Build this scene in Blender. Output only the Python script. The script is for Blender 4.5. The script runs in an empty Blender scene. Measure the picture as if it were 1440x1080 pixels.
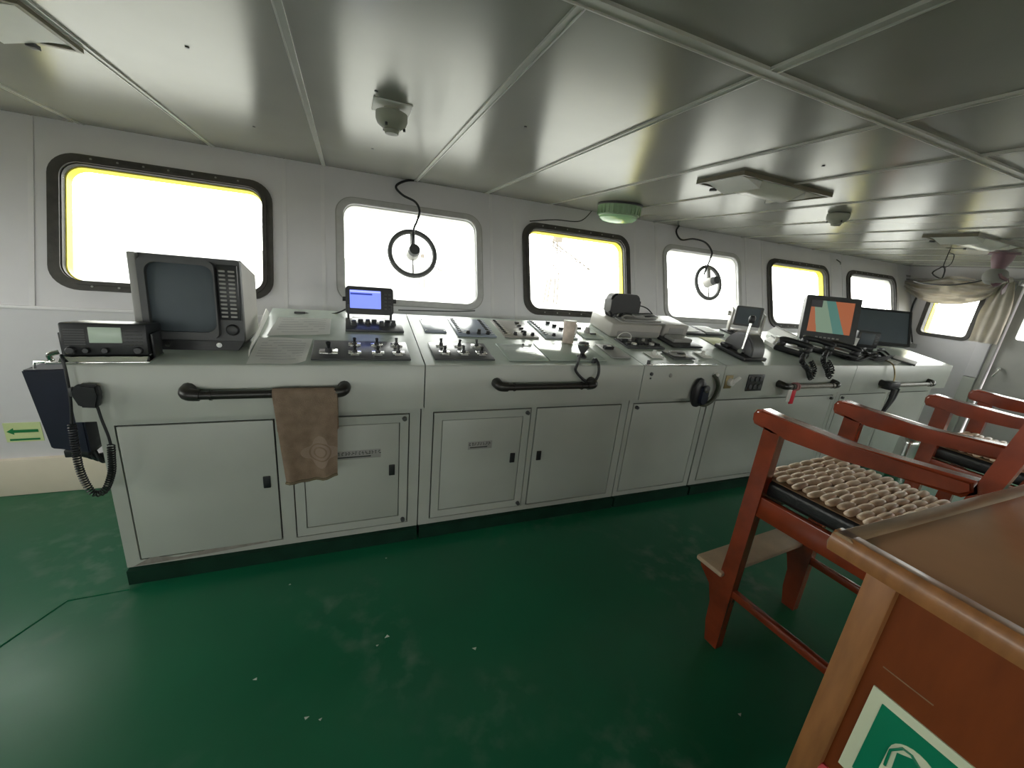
import bpy, bmesh, math, random
from mathutils import Vector, Matrix
random.seed(7)
R_ = math.radians
# ------------------------------------------------------------------ camera
H = 1.60
FPX = 559.26
RX = Vector((0.92665462, -0.01678722, 0.37553881))   # world axes in camera (right, down, forward)
RY = Vector((-0.3637074, -0.29254725, 0.88438285))
RZ = Vector((0.09501652, -0.9561037, -0.2771959))
CAM = Vector((0, 0, H))
scene = bpy.context.scene
C = scene.collection
cd = bpy.data.cameras.new('camera'); cd.sensor_width = 36; cd.lens = FPX / 1440 * 36
cd.clip_start = 0.02; cd.clip_end = 3000
cam = bpy.data.objects.new('camera', cd); C.objects.link(cam)
cam.matrix_world = Matrix(((RX.x, -RX.y, -RX.z, 0), (RY.x, -RY.y, -RY.z, 0), (RZ.x, -RZ.y, -RZ.z, H), (0, 0, 0, 1)))
scene.camera = cam
# ------------------------------------------------------------------ world and exposure
w = bpy.data.worlds.new('sky'); scene.world = w; w.use_nodes = True
nt = w.node_tree; bg = nt.nodes['Background']
bg.inputs[0].default_value = (1.0, 0.985, 0.945, 1); bg.inputs[1].default_value = 9.0
vs = scene.view_settings
vs.view_transform = 'Standard'; vs.look = 'None'; vs.gamma = 1; vs.use_curve_mapping = False
vs.exposure = 0.2
try: scene.cycles.use_denoising = True
except Exception: pass

# ------------------------------------------------------------------ pixel helpers (a pixel gives a direction only)
def ray(px, py):
    d = Vector((px - 720, py - 540, FPX)); return Vector((RX.dot(d), RY.dot(d), RZ.dot(d)))
def onz(px, py, z): d = ray(px, py); return CAM + d * ((z - H) / d.z)
def ony(px, py, y): d = ray(px, py); return CAM + d * (y / d.y)
def onx(px, py, x): d = ray(px, py); return CAM + d * (x / d.x)
SL = R_(10.5); TS = math.tan(SL); Y0 = 1.987; Z0 = 1.089      # sloping console top
def topz(y): return Z0 + (y - Y0) * TS
def ontop(px, py, h=0):
    d = ray(px, py); t = (topz(0) + h - H) / (d.z - d.y * TS); return CAM + d * t
WT = R_(18); YW = 3.054; ZK = 1.144                              # leaning window wall
def mpp(p):
    v = p - CAM; return (RX.z * v.x + RY.z * v.y + RZ.z * v.z) / FPX

# ------------------------------------------------------------------ materials
def mat(name, col, rough=0.5, metal=0.0, var=0.06, vscale=8, bump=0.0, bscale=60, coat=0.0, spec=0.5, emit=None, stretch=None, rvar=0.0):
    m = bpy.data.materials.new(name); m.use_nodes = True
    n = m.node_tree.nodes; l = m.node_tree.links; p = n['Principled BSDF']
    p.inputs['Roughness'].default_value = rough; p.inputs['Metallic'].default_value = metal
    p.inputs['Specular IOR Level'].default_value = spec
    p.inputs['Coat Weight'].default_value = coat; p.inputs['Coat Roughness'].default_value = 0.15
    tc = n.new('ShaderNodeTexCoord'); mp = n.new('ShaderNodeMapping'); l.new(tc.outputs['Object'], mp.inputs[0])
    if stretch: mp.inputs['Scale'].default_value = stretch
    nz = n.new('ShaderNodeTexNoise'); nz.inputs['Scale'].default_value = vscale; nz.inputs['Detail'].default_value = 5
    l.new(mp.outputs[0], nz.inputs['Vector'])
    rp = n.new('ShaderNodeValToRGB'); c = Vector(col[:3])
    rp.color_ramp.elements[0].position = 0.3; rp.color_ramp.elements[1].position = 0.7
    rp.color_ramp.elements[0].color = (*[max(0, x * (1 - var)) for x in c], 1)
    rp.color_ramp.elements[1].color = (*[min(1, x * (1 + var)) for x in c], 1)
    l.new(nz.outputs['Fac'], rp.inputs[0]); l.new(rp.outputs[0], p.inputs['Base Color'])
    if rvar:
        mr = n.new('ShaderNodeMapRange'); l.new(nz.outputs['Fac'], mr.inputs[0])
        mr.inputs[1].default_value = .3; mr.inputs[2].default_value = .7
        mr.inputs[3].default_value = max(.02, rough - rvar); mr.inputs[4].default_value = rough + rvar
        l.new(mr.outputs[0], p.inputs['Roughness'])
    if bump:
        b = n.new('ShaderNodeBump'); b.inputs['Strength'].default_value = bump; b.inputs['Distance'].default_value = 0.01
        n2 = n.new('ShaderNodeTexNoise'); n2.inputs['Scale'].default_value = bscale; n2.inputs['Detail'].default_value = 3
        l.new(mp.outputs[0], n2.inputs['Vector']); l.new(n2.outputs['Fac'], b.inputs['Height']); l.new(b.outputs[0], p.inputs['Normal'])
    if emit:
        p.inputs['Emission Color'].default_value = (*emit[0], 1); p.inputs['Emission Strength'].default_value = emit[1]
    return m
M = {}
M['wall'] = mat('wall_paint', (.70, .68, .71), .45, var=.05, vscale=2.5, bump=.03)
M['strip'] = mat('strip_paint', (.72, .70, .72), .4, var=.04)
M['ceil'] = mat('ceiling_panel_coated_steel', (.31, .31, .27), .24, .25, var=.04, vscale=3, bump=.012, bscale=7, spec=.8)
M['ceilstrip'] = mat('ceiling_strip_metal', (.56, .56, .52), .3, .2, var=.04)
M['cream'] = mat('cream_skirting', (.74, .66, .54), .5, var=.06, vscale=4)
M['console'] = mat('console_grey_green_paint', (.46, .48, .44), .33, var=.05, vscale=3, bump=.02, bscale=20)
M['console_top'] = mat('console_top_paint', (.52, .58, .53), .24, var=.06, vscale=6, bump=.02, bscale=30)
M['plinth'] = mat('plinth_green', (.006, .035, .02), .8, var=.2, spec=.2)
M['gap'] = mat('cabinet_inside_dark', (.03, .03, .03), .8)
M['black'] = mat('black_plastic', (.016, .017, .019), .38, var=.15, vscale=30)
M['rubber'] = mat('dark_rubber_gasket', (.06, .055, .05), .55, var=.25, vscale=14, bump=.1)
M['paleframe'] = mat('pale_window_frame', (.50, .49, .49), .45, var=.08, vscale=20)
M['blackpipe'] = mat('black_painted_pipe', (.022, .02, .018), .35, var=.3, vscale=30)
M['flex'] = mat('matt_black_flex', (.018, .018, .018), .7, var=.2, spec=.3)
M['navy'] = mat('navy_black_panel', (.008, .011, .028), .4, var=.2)
M['charcoal'] = mat('charcoal_plastic', (.07, .072, .075), .45, var=.1, vscale=20)
M['greyplas'] = mat('grey_plastic', (.34, .335, .32), .45, var=.06)
M['lightbox'] = mat('pale_metal_housing', (.46, .44, .41), .35, var=.05)
M['white'] = mat('white_plastic', (.78, .77, .73), .4, var=.04)
M['paper'] = mat('paper', (.80, .80, .77), .6, var=.04)
M['steel'] = mat('polished_steel', (.72, .72, .70), .18, 1.0, var=.05)
M['brushed'] = mat('brushed_steel', (.55, .55, .55), .32, 1.0, var=.08, vscale=60, stretch=(1, 30, 1))
M['yellow'] = mat('yellow_outside_paint', (.86, .74, .06), .5, var=.06)
M['wood'] = mat('red_varnished_wood', (.25, .040, .013), .22, var=.35, vscale=5, stretch=(6, 1.2, 1.2), coat=.5)
M['wood2'] = mat('mahogany_panel', (.19, .042, .008), .5, var=.14, vscale=5, stretch=(5, 5, 1), spec=.3)
M['wood3'] = mat('orange_wood_trim', (.30, .125, .042), .38, var=.25, vscale=6, stretch=(6, 6, 1), coat=.2)
M['wood4'] = mat('edge_lip_oak', (.30, .19, .11), .35, var=.3, vscale=7, stretch=(1.2, 8, 8), coat=.3)
M['desk'] = mat('desk_laminate_brown', (.46, .24, .13), .24, var=.10, vscale=5, coat=.5)
M['footboard'] = mat('worn_tan_footboard', (.52, .38, .26), .4, var=.15, vscale=9)
M['leather'] = mat('black_leather', (.015, .015, .016), .3, var=.2, bump=.12, bscale=180)
M['bead'] = mat('wooden_bead_tan', (.80, .62, .45), .35, var=.16, vscale=45)
M['cloth'] = mat('curtain_cloth', (.74, .69, .62), .85, var=.08, vscale=9, bump=.1, bscale=120)
M['lampgreen'] = mat('green_tinted_plastic', (.26, .40, .24), .3, var=.1)
M['lens'] = mat('pale_green_lens', (.42, .72, .42), .12, var=.05, coat=.5)
M['diffuser'] = mat('lamp_diffuser', (.90, .88, .80), .2, var=.02)
M['fixtureframe'] = mat('fixture_frame_olive', (.19, .17, .12), .4, var=.1)
M['reflector'] = mat('fixture_reflector', (.86, .86, .82), .12, .6, var=.02)
M['detector'] = mat('smoke_detector_olive_grey', (.36, .37, .31), .5, var=.06)
M['red'] = mat('red_plastic', (.75, .02, .05), .35)
M['pink'] = mat('pinkish_red_plastic', (.80, .10, .12), .45)
M['purple'] = mat('mauve_fan_plastic', (.27, .15, .19), .4, var=.1)
M['screen'] = mat('dark_grey_screen_glass', (.075, .095, .11), .55, var=.05)
M['lcd'] = mat('grey_green_lcd', (.42, .50, .42), .3, var=.03, emit=((.30, .38, .30), .15))
M['blueplate'] = mat('steel_blue_plate', (.30, .34, .42), .25, var=.05)
M['bluegrey'] = mat('blue_grey_panel', (.36, .40, .44), .28, var=.05)
M['brownplate'] = mat('grey_brown_panel', (.36, .34, .31), .3, var=.05)
M['darkpanel'] = mat('dark_switch_panel', (.055, .058, .062), .3, var=.1)
M['greenplate'] = mat('pale_green_glass_plate', (.42, .48, .43), .15, var=.03)
M['blackink'] = mat('black_ink', (.02, .02, .02), .6)
M['greyink'] = mat('grey_ink', (.42, .42, .42), .6)
M['glow'] = mat('luminous_sign_yellow', (.66, .74, .38), .5, var=.04)
M['glowpale'] = mat('luminous_sign_pale', (.72, .76, .56), .45, var=.03)
M['signgreen'] = mat('sign_green', (.0, .21, .105), .4, var=.04)
M['arrowgreen'] = mat('arrow_green', (.01, .20, .06), .4)
M['doorgrey'] = mat('grey_door', (.40, .39, .37), .45, var=.05, vscale=6)
M['hull'] = mat('quay_concrete', (.20, .20, .19), .8, var=.06, vscale=.05)
M['crane'] = mat('weathered_crane_paint', (.13, .11, .09), .7, var=.1)
M['bluecup'] = mat('blue_cup', (.10, .22, .55), .35)
M['brass'] = mat('dull_brass', (.34, .27, .14), .4, .7)
M['greyrail'] = mat('worn_grey_rail', (.25, .23, .20), .4, var=.25, vscale=30)
M['chip'] = mat('paint_chip', (.62, .66, .60), .6)

def glass(name):
    m = bpy.data.materials.new(name); m.use_nodes = True; n = m.node_tree.nodes; l = m.node_tree.links
    n.remove(n['Principled BSDF']); out = n['Material Output']
    t = n.new('ShaderNodeBsdfTransparent'); t.inputs[0].default_value = (.94, .96, .95, 1)
    g = n.new('ShaderNodeBsdfGlossy'); g.inputs['Roughness'].default_value = .03
    f = n.new('ShaderNodeLayerWeight'); f.inputs[0].default_value = .5
    pw = n.new('ShaderNodeMath'); pw.operation = 'POWER'; l.new(f.outputs['Facing'], pw.inputs[0]); pw.inputs[1].default_value = 5
    sc_ = n.new('ShaderNodeMath'); sc_.operation = 'MULTIPLY_ADD'; l.new(pw.outputs[0], sc_.inputs[0]); sc_.inputs[1].default_value = .9; sc_.inputs[2].default_value = .035
    x = n.new('ShaderNodeMixShader'); l.new(sc_.outputs[0], x.inputs[0]); l.new(t.outputs[0], x.inputs[1]); l.new(g.outputs[0], x.inputs[2])
    l.new(x.outputs[0], out.inputs[0]); return m
M['glass'] = glass('window_glass')

def floor_mat():
    m = mat('green_painted_deck', (.007, .125, .058), .3, var=.12, vscale=1.6, bump=.02, bscale=40)
    n = m.node_tree.nodes; l = m.node_tree.links; p = n['Principled BSDF']
    base = p.inputs['Base Color'].links[0].from_socket
    tc = n.new('ShaderNodeTexCoord')
    n1 = n.new('ShaderNodeTexNoise'); n1.inputs['Scale'].default_value = 1.1; n1.inputs['Detail'].default_value = 3
    n2 = n.new('ShaderNodeTexNoise'); n2.inputs['Scale'].default_value = 11; n2.inputs['Detail'].default_value = 4
    l.new(tc.outputs['Object'], n1.inputs[0]); l.new(tc.outputs['Object'], n2.inputs[0])
    r1 = n.new('ShaderNodeMapRange'); r1.inputs[1].default_value = .50; r1.inputs[2].default_value = .66
    r2 = n.new('ShaderNodeMapRange'); r2.inputs[1].default_value = .48; r2.inputs[2].default_value = .80
    l.new(n1.outputs[0], r1.inputs[0]); l.new(n2.outputs[0], r2.inputs[0])
    mu = n.new('ShaderNodeMath'); mu.operation = 'MULTIPLY'; l.new(r1.outputs[0], mu.inputs[0]); l.new(r2.outputs[0], mu.inputs[1])
    mx = n.new('ShaderNodeMix'); mx.data_type = 'RGBA'
    l.new(mu.outputs[0], mx.inputs[0]); l.new(base, mx.inputs[6]); mx.inputs[7].default_value = (.16, .24, .19, 1)
    l.new(mx.outputs[2], p.inputs['Base Color'])
    r3 = n.new('ShaderNodeMapRange'); l.new(n2.outputs[0], r3.inputs[0]); r3.inputs[1].default_value = .3; r3.inputs[2].default_value = .7
    r3.inputs[3].default_value = .29; r3.inputs[4].default_value = .33; l.new(r3.outputs[0], p.inputs['Roughness'])
    p.inputs['Specular IOR Level'].default_value = .5
    return m
M['floor'] = floor_mat()

def chart_mat():
    # electronic chart: orange land at both sides, green-teal channel between; flat screen print in object space
    m = bpy.data.materials.new('electronic_chart_screen'); m.use_nodes = True; n = m.node_tree.nodes; l = m.node_tree.links; p = n['Principled BSDF']
    tc = n.new('ShaderNodeTexCoord'); sp = n.new('ShaderNodeSeparateXYZ'); l.new(tc.outputs['Object'], sp.inputs[0])
    def mth(op, a, b):
        q = n.new('ShaderNodeMath'); q.operation = op
        for i, v in enumerate((a, b)):
            if isinstance(v, (int, float)): q.inputs[i].default_value = v
            else: l.new(v, q.inputs[i])
        return q.outputs[0]
    x, z = sp.outputs[0], sp.outputs[2]
    nz = n.new('ShaderNodeTexNoise'); nz.inputs['Scale'].default_value = 14; l.new(tc.outputs['Object'], nz.inputs[0])
    wob = mth('MULTIPLY', mth('SUBTRACT', nz.outputs[0], .5), .02)
    zz = mth('ADD', z, wob)
    right = mth('GREATER_THAN', mth('ADD', x, mth('MULTIPLY', zz, .36)), .165)       # orange right of a slanting bank
    left = mth('LESS_THAN', mth('ADD', mth('ADD', x, wob), mth('MULTIPLY', zz, .20)), -.080)
    teal = mth('GREATER_THAN', mth('ADD', x, mth('MULTIPLY', zz, .32)), .072)
    dark = mth('MULTIPLY', mth('LESS_THAN', x, -.085), mth('GREATER_THAN', z, .335))
    def mix(f, a, b):
        q = n.new('ShaderNodeMix'); q.data_type = 'RGBA'; l.new(f, q.inputs[0])
        for i, v in ((6, a), (7, b)):
            if isinstance(v, tuple): q.inputs[i].default_value = (*v, 1)
            else: l.new(v, q.inputs[i])
        return q.outputs[2]
    c = mix(teal, (.24, .34, .24), (.10, .24, .20)); c = mix(right, c, (.46, .14, .06)); c = mix(left, c, (.45, .15, .07)); c = mix(dark, c, (.04, .04, .04))
    l.new(c, p.inputs['Emission Color']); p.inputs['Emission Strength'].default_value = .62
    p.inputs['Base Color'].default_value = (.04, .04, .04, 1); p.inputs['Roughness'].default_value = .25
    return m
M['chart'] = chart_mat()

def towel_mat(cx, cz):
    m = mat('brown_terry_towel', (.46, .34, .25), .95, var=.14, vscale=22, bump=.5, bscale=260)
    n = m.node_tree.nodes; l = m.node_tree.links; p = n['Principled BSDF']; base = p.inputs['Base Color'].links[0].from_socket
    tc = n.new('ShaderNodeTexCoord'); sp = n.new('ShaderNodeSeparateXYZ'); l.new(tc.outputs['Object'], sp.inputs[0])
    def mth(op, a, b=0.0):
        q = n.new('ShaderNodeMath'); q.operation = op
        for i, v in enumerate((a, b)):
            if isinstance(v, (int, float)): q.inputs[i].default_value = v
            else: l.new(v, q.inputs[i])
        return q.outputs[0]
    x = mth('SUBTRACT', sp.outputs[0], cx); z = mth('SUBTRACT', sp.outputs[2], cz)
    r = mth('SQRT', mth('ADD', mth('MULTIPLY', x, x), mth('MULTIPLY', z, z)))
    a = mth('ARCTAN2', z, x)
    lim = mth('ADD', .068, mth('MULTIPLY', mth('COSINE', mth('MULTIPLY', a, 4.0)), .016))
    flower = mth('LESS_THAN', r, lim)
    def ring(r0, wd): return mth('LESS_THAN', mth('ABSOLUTE', mth('SUBTRACT', r, r0)), wd)
    rings = mth('MAXIMUM', ring(.026, .0035), ring(.045, .0035))
    f = mth('MULTIPLY', flower, mth('SUBTRACT', 1.0, rings))
    mx = n.new('ShaderNodeMix'); mx.data_type = 'RGBA'; l.new(f, mx.inputs[0]); l.new(base, mx.inputs[6]); mx.inputs[7].default_value = (.58, .45, .36, 1)
    l.new(mx.outputs[2], p.inputs['Base Color']); return m

# ------------------------------------------------------------------ mesh builder
class B:
    def __init__(s): s.bm = bmesh.new()
    def box(s, lo, hi, bev=0.0, seg=2, mt=None):
        lo, hi = Vector(lo), Vector(hi); c = (lo + hi) / 2; d = hi - lo
        r = bmesh.ops.create_cube(s.bm, size=1, matrix=Matrix.Translation(c) @ Matrix.Diagonal((abs(d.x), abs(d.y), abs(d.z), 1)))
        vs_ = r['verts']
        if bev > 0:
            bev = min(bev, .49 * min(abs(d.x), abs(d.y), abs(d.z)))
            es = list({e for v in vs_ for e in v.link_edges})
            r2 = bmesh.ops.bevel(s.bm, geom=es, offset=bev, segments=seg, profile=.5, affect='EDGES'); vs_ = list({v for f in r2['faces'] for v in f.verts} | {v for v in vs_ if v.is_valid})
        if mt is not None: bmesh.ops.transform(s.bm, matrix=mt, verts=[v for v in vs_ if v.is_valid])
        return s
    def cyl(s, p0, p1, r0, r1=None, n=16):
        p0, p1 = Vector(p0), Vector(p1); r1 = r0 if r1 is None else r1
        q = (p1 - p0).to_track_quat('Z', 'Y').to_matrix()
        a = []; b = []
        for i in range(n):
            u = Vector((math.cos(2 * math.pi * i / n), math.sin(2 * math.pi * i / n), 0)); u = q @ u
            a.append(s.bm.verts.new(p0 + u * r0)); b.append(s.bm.verts.new(p1 + u * r1))
        for i in range(n): j = (i + 1) % n; s.bm.faces.new((a[i], a[j], b[j], b[i]))
        s.bm.faces.new(a[::-1]); s.bm.faces.new(b); return s
    def tube(s, pts, r, n=8, smooth=0, closed=False):
        pts = [Vector(p) for p in pts]
        if smooth: pts = catmull(pts, smooth)
        rings = []; N = len(pts); prev = None
        for i, p in enumerate(pts):
            if closed: t = pts[(i + 1) % N] - pts[i - 1]
            else: t = pts[min(i + 1, N - 1)] - pts[max(i - 1, 0)]
            if t.length < 1e-9: t = Vector((0, 0, 1))
            t.normalize()
            if prev is None: prev = Vector((0, 0, 1)) if abs(t.z) < .9 else Vector((1, 0, 0))
            u = prev - t * prev.dot(t)
            if u.length < 1e-6: u = t.orthogonal()
            u.normalize(); v = t.cross(u); prev = u
            if isinstance(r, (list, tuple)):
                fi = i / max(1, N - 1) * (len(r) - 1); k0 = min(int(fi), len(r) - 2); rr = r[k0] + (r[k0 + 1] - r[k0]) * (fi - k0)
            else: rr = r
            rings.append([s.bm.verts.new(p + (u * math.cos(2 * math.pi * k / n) + v * math.sin(2 * math.pi * k / n)) * rr) for k in range(n)])
        for i in range(N if closed else N - 1):
            a, b = rings[i], rings[(i + 1) % N]
            for k in range(n): j = (k + 1) % n; s.bm.faces.new((a[k], a[j], b[j], b[k]))
        if not closed: s.bm.faces.new(rings[0][::-1]); s.bm.faces.new(rings[-1])
        return s
    def prism(s, poly, d0, d1, ax='x'):
        def P(a, b, d): return {'x': (d, a, b), 'y': (a, d, b), 'z': (a, b, d)}[ax]
        v0 = [s.bm.verts.new(P(a, b, d0)) for a, b in poly]; v1 = [s.bm.verts.new(P(a, b, d1)) for a, b in poly]
        n = len(poly); s.bm.faces.new(v0); s.bm.faces.new(v1[::-1])
        for i in range(n): j = (i + 1) % n; s.bm.faces.new((v0[j], v0[i], v1[i], v1[j]))
        return s
    def lathe(s, prof, c=(0, 0, 0), n=24, ax='z', mt=None):
        c = Vector(c); rings = []; allv = []
        for r, h in prof:
            ring = []
            for k in range(n):
                a = 2 * math.pi * k / n; x, y = r * math.cos(a), r * math.sin(a)
                p = {'z': (x, y, h), 'y': (x, h, y), 'x': (h, x, y)}[ax]
                ring.append(s.bm.verts.new(c + Vector(p)))
            rings.append(ring); allv += ring
        for a, b in zip(rings, rings[1:]):
            for k in range(n): j = (k + 1) % n; s.bm.faces.new((a[k], a[j], b[j], b[k]))
        s.bm.faces.new(rings[0][::-1]); s.bm.faces.new(rings[-1])
        if mt is not None: bmesh.ops.transform(s.bm, matrix=mt, verts=allv)
        return s
    def ring(s, pts_in, pts_out, d0, d1, ax='y'):
        """frame between two loops of equal count, given thickness along axis"""
        def P(a, b, d): return Vector({'x': (d, a, b), 'y': (a, d, b), 'z': (a, b, d)}[ax])
        n = len(pts_in); L = [[s.bm.verts.new(P(*p, d)) for p in pts] for pts, d in ((pts_in, d0), (pts_out, d0), (pts_out, d1), (pts_in, d1))]
        for i in range(n):
            j = (i + 1) % n
            for k in range(4): a, b = L[k], L[(k + 1) % 4]; s.bm.faces.new((a[i], a[j], b[j], b[i]))
        return s
    def grid(s, fn, nu, nv):
        g = [[s.bm.verts.new(fn(i / nu, j / nv)) for j in range(nv + 1)] for i in range(nu + 1)]
        for i in range(nu):
            for j in range(nv): s.bm.faces.new((g[i][j], g[i + 1][j], g[i + 1][j + 1], g[i][j + 1]))
        return s
    def mesh(s, name, m, ang=35):
        bmesh.ops.recalc_face_normals(s.bm, faces=s.bm.faces)
        me = bpy.data.meshes.new(name); s.bm.to_mesh(me); s.bm.free(); me.materials.append(m)
        me.shade_smooth(); me.set_sharp_from_angle(angle=R_(ang)); return me
    def build(s, name, m, parent=None, ang=35, matrix=None):
        o = bpy.data.objects.new(name, s.mesh(name, M[m] if isinstance(m, str) else m, ang)); C.objects.link(o)
        if parent: o.parent = parent
        if matrix is not None: o.matrix_local = matrix
        return o
def catmull(p, k):
    out = []
    for i in range(len(p) - 1):
        p0, p1, p2, p3 = p[max(i - 1, 0)], p[i], p[i + 1], p[min(i + 2, len(p) - 1)]
        for j in range(k):
            t = j / k
            out.append(.5 * ((2 * p1) + (p2 - p0) * t + (2 * p0 - 5 * p1 + 4 * p2 - p3) * t * t + (3 * p1 - p0 - 3 * p2 + p3) * t ** 3))
    out.append(p[-1]); return out
def rrect(x0, x1, y0, y1, r, n=8):
    o = []
    for cx, cy, a0 in ((x1 - r, y1 - r, 0), (x0 + r, y1 - r, 90), (x0 + r, y0 + r, 180), (x1 - r, y0 + r, 270)):
        for k in range(n + 1): a = R_(a0 + 90 * k / n); o.append((cx + r * math.cos(a), cy + r * math.sin(a)))
    return o
def plate_mesh(name, outer, holes, t, m):
    """flat plate in local XY with holes, thickness t from z=-t to 0"""
    cu = bpy.data.curves.new(name, 'CURVE'); cu.dimensions = '2D'; cu.fill_mode = 'BOTH'; cu.extrude = t / 2
    for loop in [outer] + holes:
        sp = cu.splines.new('POLY'); sp.points.add(len(loop) - 1)
        for q, (a, b) in zip(sp.points, loop): q.co = (a, b, 0, 1)
        sp.use_cyclic_u = True
    o = bpy.data.objects.new(name, cu); me = bpy.data.meshes.new_from_object(o)
    bpy.data.objects.remove(o); bpy.data.curves.remove(cu); me.name = name
    me.transform(Matrix.Translation((0, 0, -t / 2))); me.materials.clear(); me.materials.append(m); return me
def link(name, me, parent=None, matrix=None):
    o = bpy.data.objects.new(name, me); C.objects.link(o)
    if parent: o.parent = parent
    if matrix is not None: o.matrix_local = matrix
    return o
def tag(o, label, cat, group=None):
    o['label'] = label; o['category'] = cat
    if group: o['group'] = group
    return o
def struct(o): o['kind'] = 'structure'; return o
def thing(name, label, cat, loc=(0, 0, 0), rz=0, group=None, rx=0, matrix=None):
    o = bpy.data.objects.new(name, None); C.objects.link(o); o.empty_display_size = .1
    if matrix is not None: o.matrix_world = matrix
    else: o.matrix_world = Matrix.Translation(Vector(loc)) @ Matrix.Rotation(rz, 4, 'Z') @ Matrix.Rotation(rx, 4, 'X')
    return tag(o, label, cat, group)
def dup(root, matrix, label=None):
    r = root.copy(); C.objects.link(r); r.matrix_world = matrix
    if label: r['label'] = label
    for ch in [o for o in root.children]:
        c = ch.copy(); C.objects.link(c); c.parent = r
        for g in ch.children: d = g.copy(); C.objects.link(d); d.parent = c
    return r
def T(x, y, z): return Matrix.Translation((x, y, z))
def Rz(a): return Matrix.Rotation(R_(a), 4, 'Z')
def Rx(a): return Matrix.Rotation(R_(a), 4, 'X')
def Ry(a): return Matrix.Rotation(R_(a), 4, 'Y')
def coil(path, rad, wire, turns, k=10, n=5):
    pts = catmull([Vector(p) for p in path], 24); L = [0]
    for a, b in zip(pts, pts[1:]): L.append(L[-1] + (b - a).length)
    out = []; N = turns * k; j = 0; prev = Vector((1, 0, 0))
    for i in range(N + 1):
        s = L[-1] * i / N
        while j < len(pts) - 2 and L[j + 1] < s: j += 1
        f = (s - L[j]) / max(1e-9, L[j + 1] - L[j]); p = pts[j].lerp(pts[j + 1], f); t = (pts[j + 1] - pts[j]).normalized()
        u = (prev - t * prev.dot(t)).normalized(); v = t.cross(u); prev = u; a = 2 * math.pi * i / k
        out.append(p + (u * math.cos(a) + v * math.sin(a)) * rad)
    return out

# ================================================================== THE ROOM
XL, XR, YB, ZC = -3.15, 7.3, -2.6, 2.165
sW, cW = math.sin(WT), math.cos(WT)
def WM(x, v=0, n=0):   # frame on the leaning wall: local x along, y up the wall, z into the room
    return Matrix(((1, 0, 0, x), (0, sW, -cW, YW + v * sW - n * cW), (0, cW, sW, ZK + v * cW + n * sW), (0, 0, 0, 1)))
VTOP = (ZC - ZK) / cW
YTOP = YW + VTOP * sW
def onwall(px, py, n=0):
    d = ray(px, py); q = WM(0, 0, n); o = q.translation; nn = Vector((0, -cW, sW)); return CAM + d * ((o - CAM).dot(nn) / d.dot(nn))
fl = struct(B().box((XL - .2, YB - .2, -.1), (XR + .2, YW + .1, 0)).build('floor', 'floor'))
# raised weld seam of the deck plating at the left
pA, pB, pC = onz(182, 829, 0), onz(95, 845, 0), onz(-30, 930, 0)
B().tube([pA, pB, pC, pC + (pC - pB) * .8], .0045, 6).build('weld_seam', 'floor', fl)
chips = [(543, 785), (408, 822), (360, 955), (430, 1010), (1040, 1005), (530, 908), (668, 912), (450, 1012), (545, 895)]
for i, (px, py) in enumerate(chips):
    p = onz(px, py, 0); a = random.random() * 6; b = B()
    s = .004 + .005 * random.random()
    b.prism([(p.x + s * math.cos(a + k * 2.1) * (1.8 if k == 0 else 1), p.y + s * math.sin(a + k * 2.1)) for k in range(3)], .0002, .002, 'z')
    b.build('paint_chip', 'chip', fl)
# ceiling: backing slab, panels, cover strips
ce = struct(B().box((XL - .2, YB - .2, ZC + .02), (XR + .2, YTOP + .12, ZC + .1)).build('ceiling', 'ceil'))
XS = [XL - .1, -2.70, -2.06, -1.42, -.79, -.15, .48, 1.04, 1.62, 2.16, 2.76, 3.36, 3.96, 4.56, 5.16, 5.76, 6.36, 6.96, XR + .1]
YS = [YB - .1, -.85, .93, YTOP + .02]
for x0, x1 in zip(XS, XS[1:]):
    for y0, y1 in zip(YS, YS[1:]):
        B().box((x0 + .004, y0 + .004, ZC), (x1 - .004, y1 - .004, ZC + .02)).build('ceiling_panel', 'ceil', ce)
def strip(lo, hi, along):
    b = B(); b.box(lo, hi)
    if along == 'y':
        for x in (lo[0], hi[0] - .004): b.box((x, lo[1], lo[2] - .004), (x + .004, hi[1], lo[2]))
    else:
        for y in (lo[1], hi[1] - .004): b.box((lo[0], y, lo[2] - .004), (hi[0], y + .004, lo[2]))
    b.build('cover_strip', 'ceilstrip', ce)
for x in XS[1:-1]:
    wd = .016 if x < 1.3 else .010
    strip((x - wd, YB, ZC - .004), (x + wd, .93 - .02, ZC), 'y')
    strip((x - wd * .75, .93 + .02, ZC - .003), (x + wd * .75, YTOP, ZC), 'y')
for y in YS[1:3]: strip((XL, y - .02, ZC - .004), (XR, y + .02, ZC), 'x')
# front wall, leaning window band built of bay panels and pier panels
WC = [-2.45, -1.015, .46, 1.905, 3.40, 4.90, 6.36]
WWD, V0, V1, WR = .55, .106, .89, .13
def hasout(i): return i not in (2, 4)
wf = struct(link('wall_front', plate_mesh('wall_front', [(XL - .1, -.02), (XR + .1, -.02), (XR + .1, VTOP + .05), (XL - .1, VTOP + .05)],
      [rrect(c - .495, c + .495, V0 + .05, V1 - .05, .09) for c in WC], .05, M['wall']), None, WM(0, 0, -.03)))
edges = [XL - .05]
for c in WC: edges += [c - .62, c + .62]
edges.append(XR + .02)
for i, (a, b) in enumerate(zip(edges, edges[1:])):
    win = i % 2 == 1; holes = []
    if win: c = WC[i // 2]; holes = [rrect(c - .50, c + .50, V0 + .05, V1 - .05, .10)]
    link('wall_panel', plate_mesh('wall_panel', [(a + .003, 0), (b - .003, 0), (b - .003, VTOP + .01), (a + .003, VTOP + .01)], holes, .028, M['wall']), wf, T(0, 0, .03))
    if i: B().box((a - .012, 0, .03), (a + .012, VTOP - .004, .034)).build('seam_strip', 'strip', wf)
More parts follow.
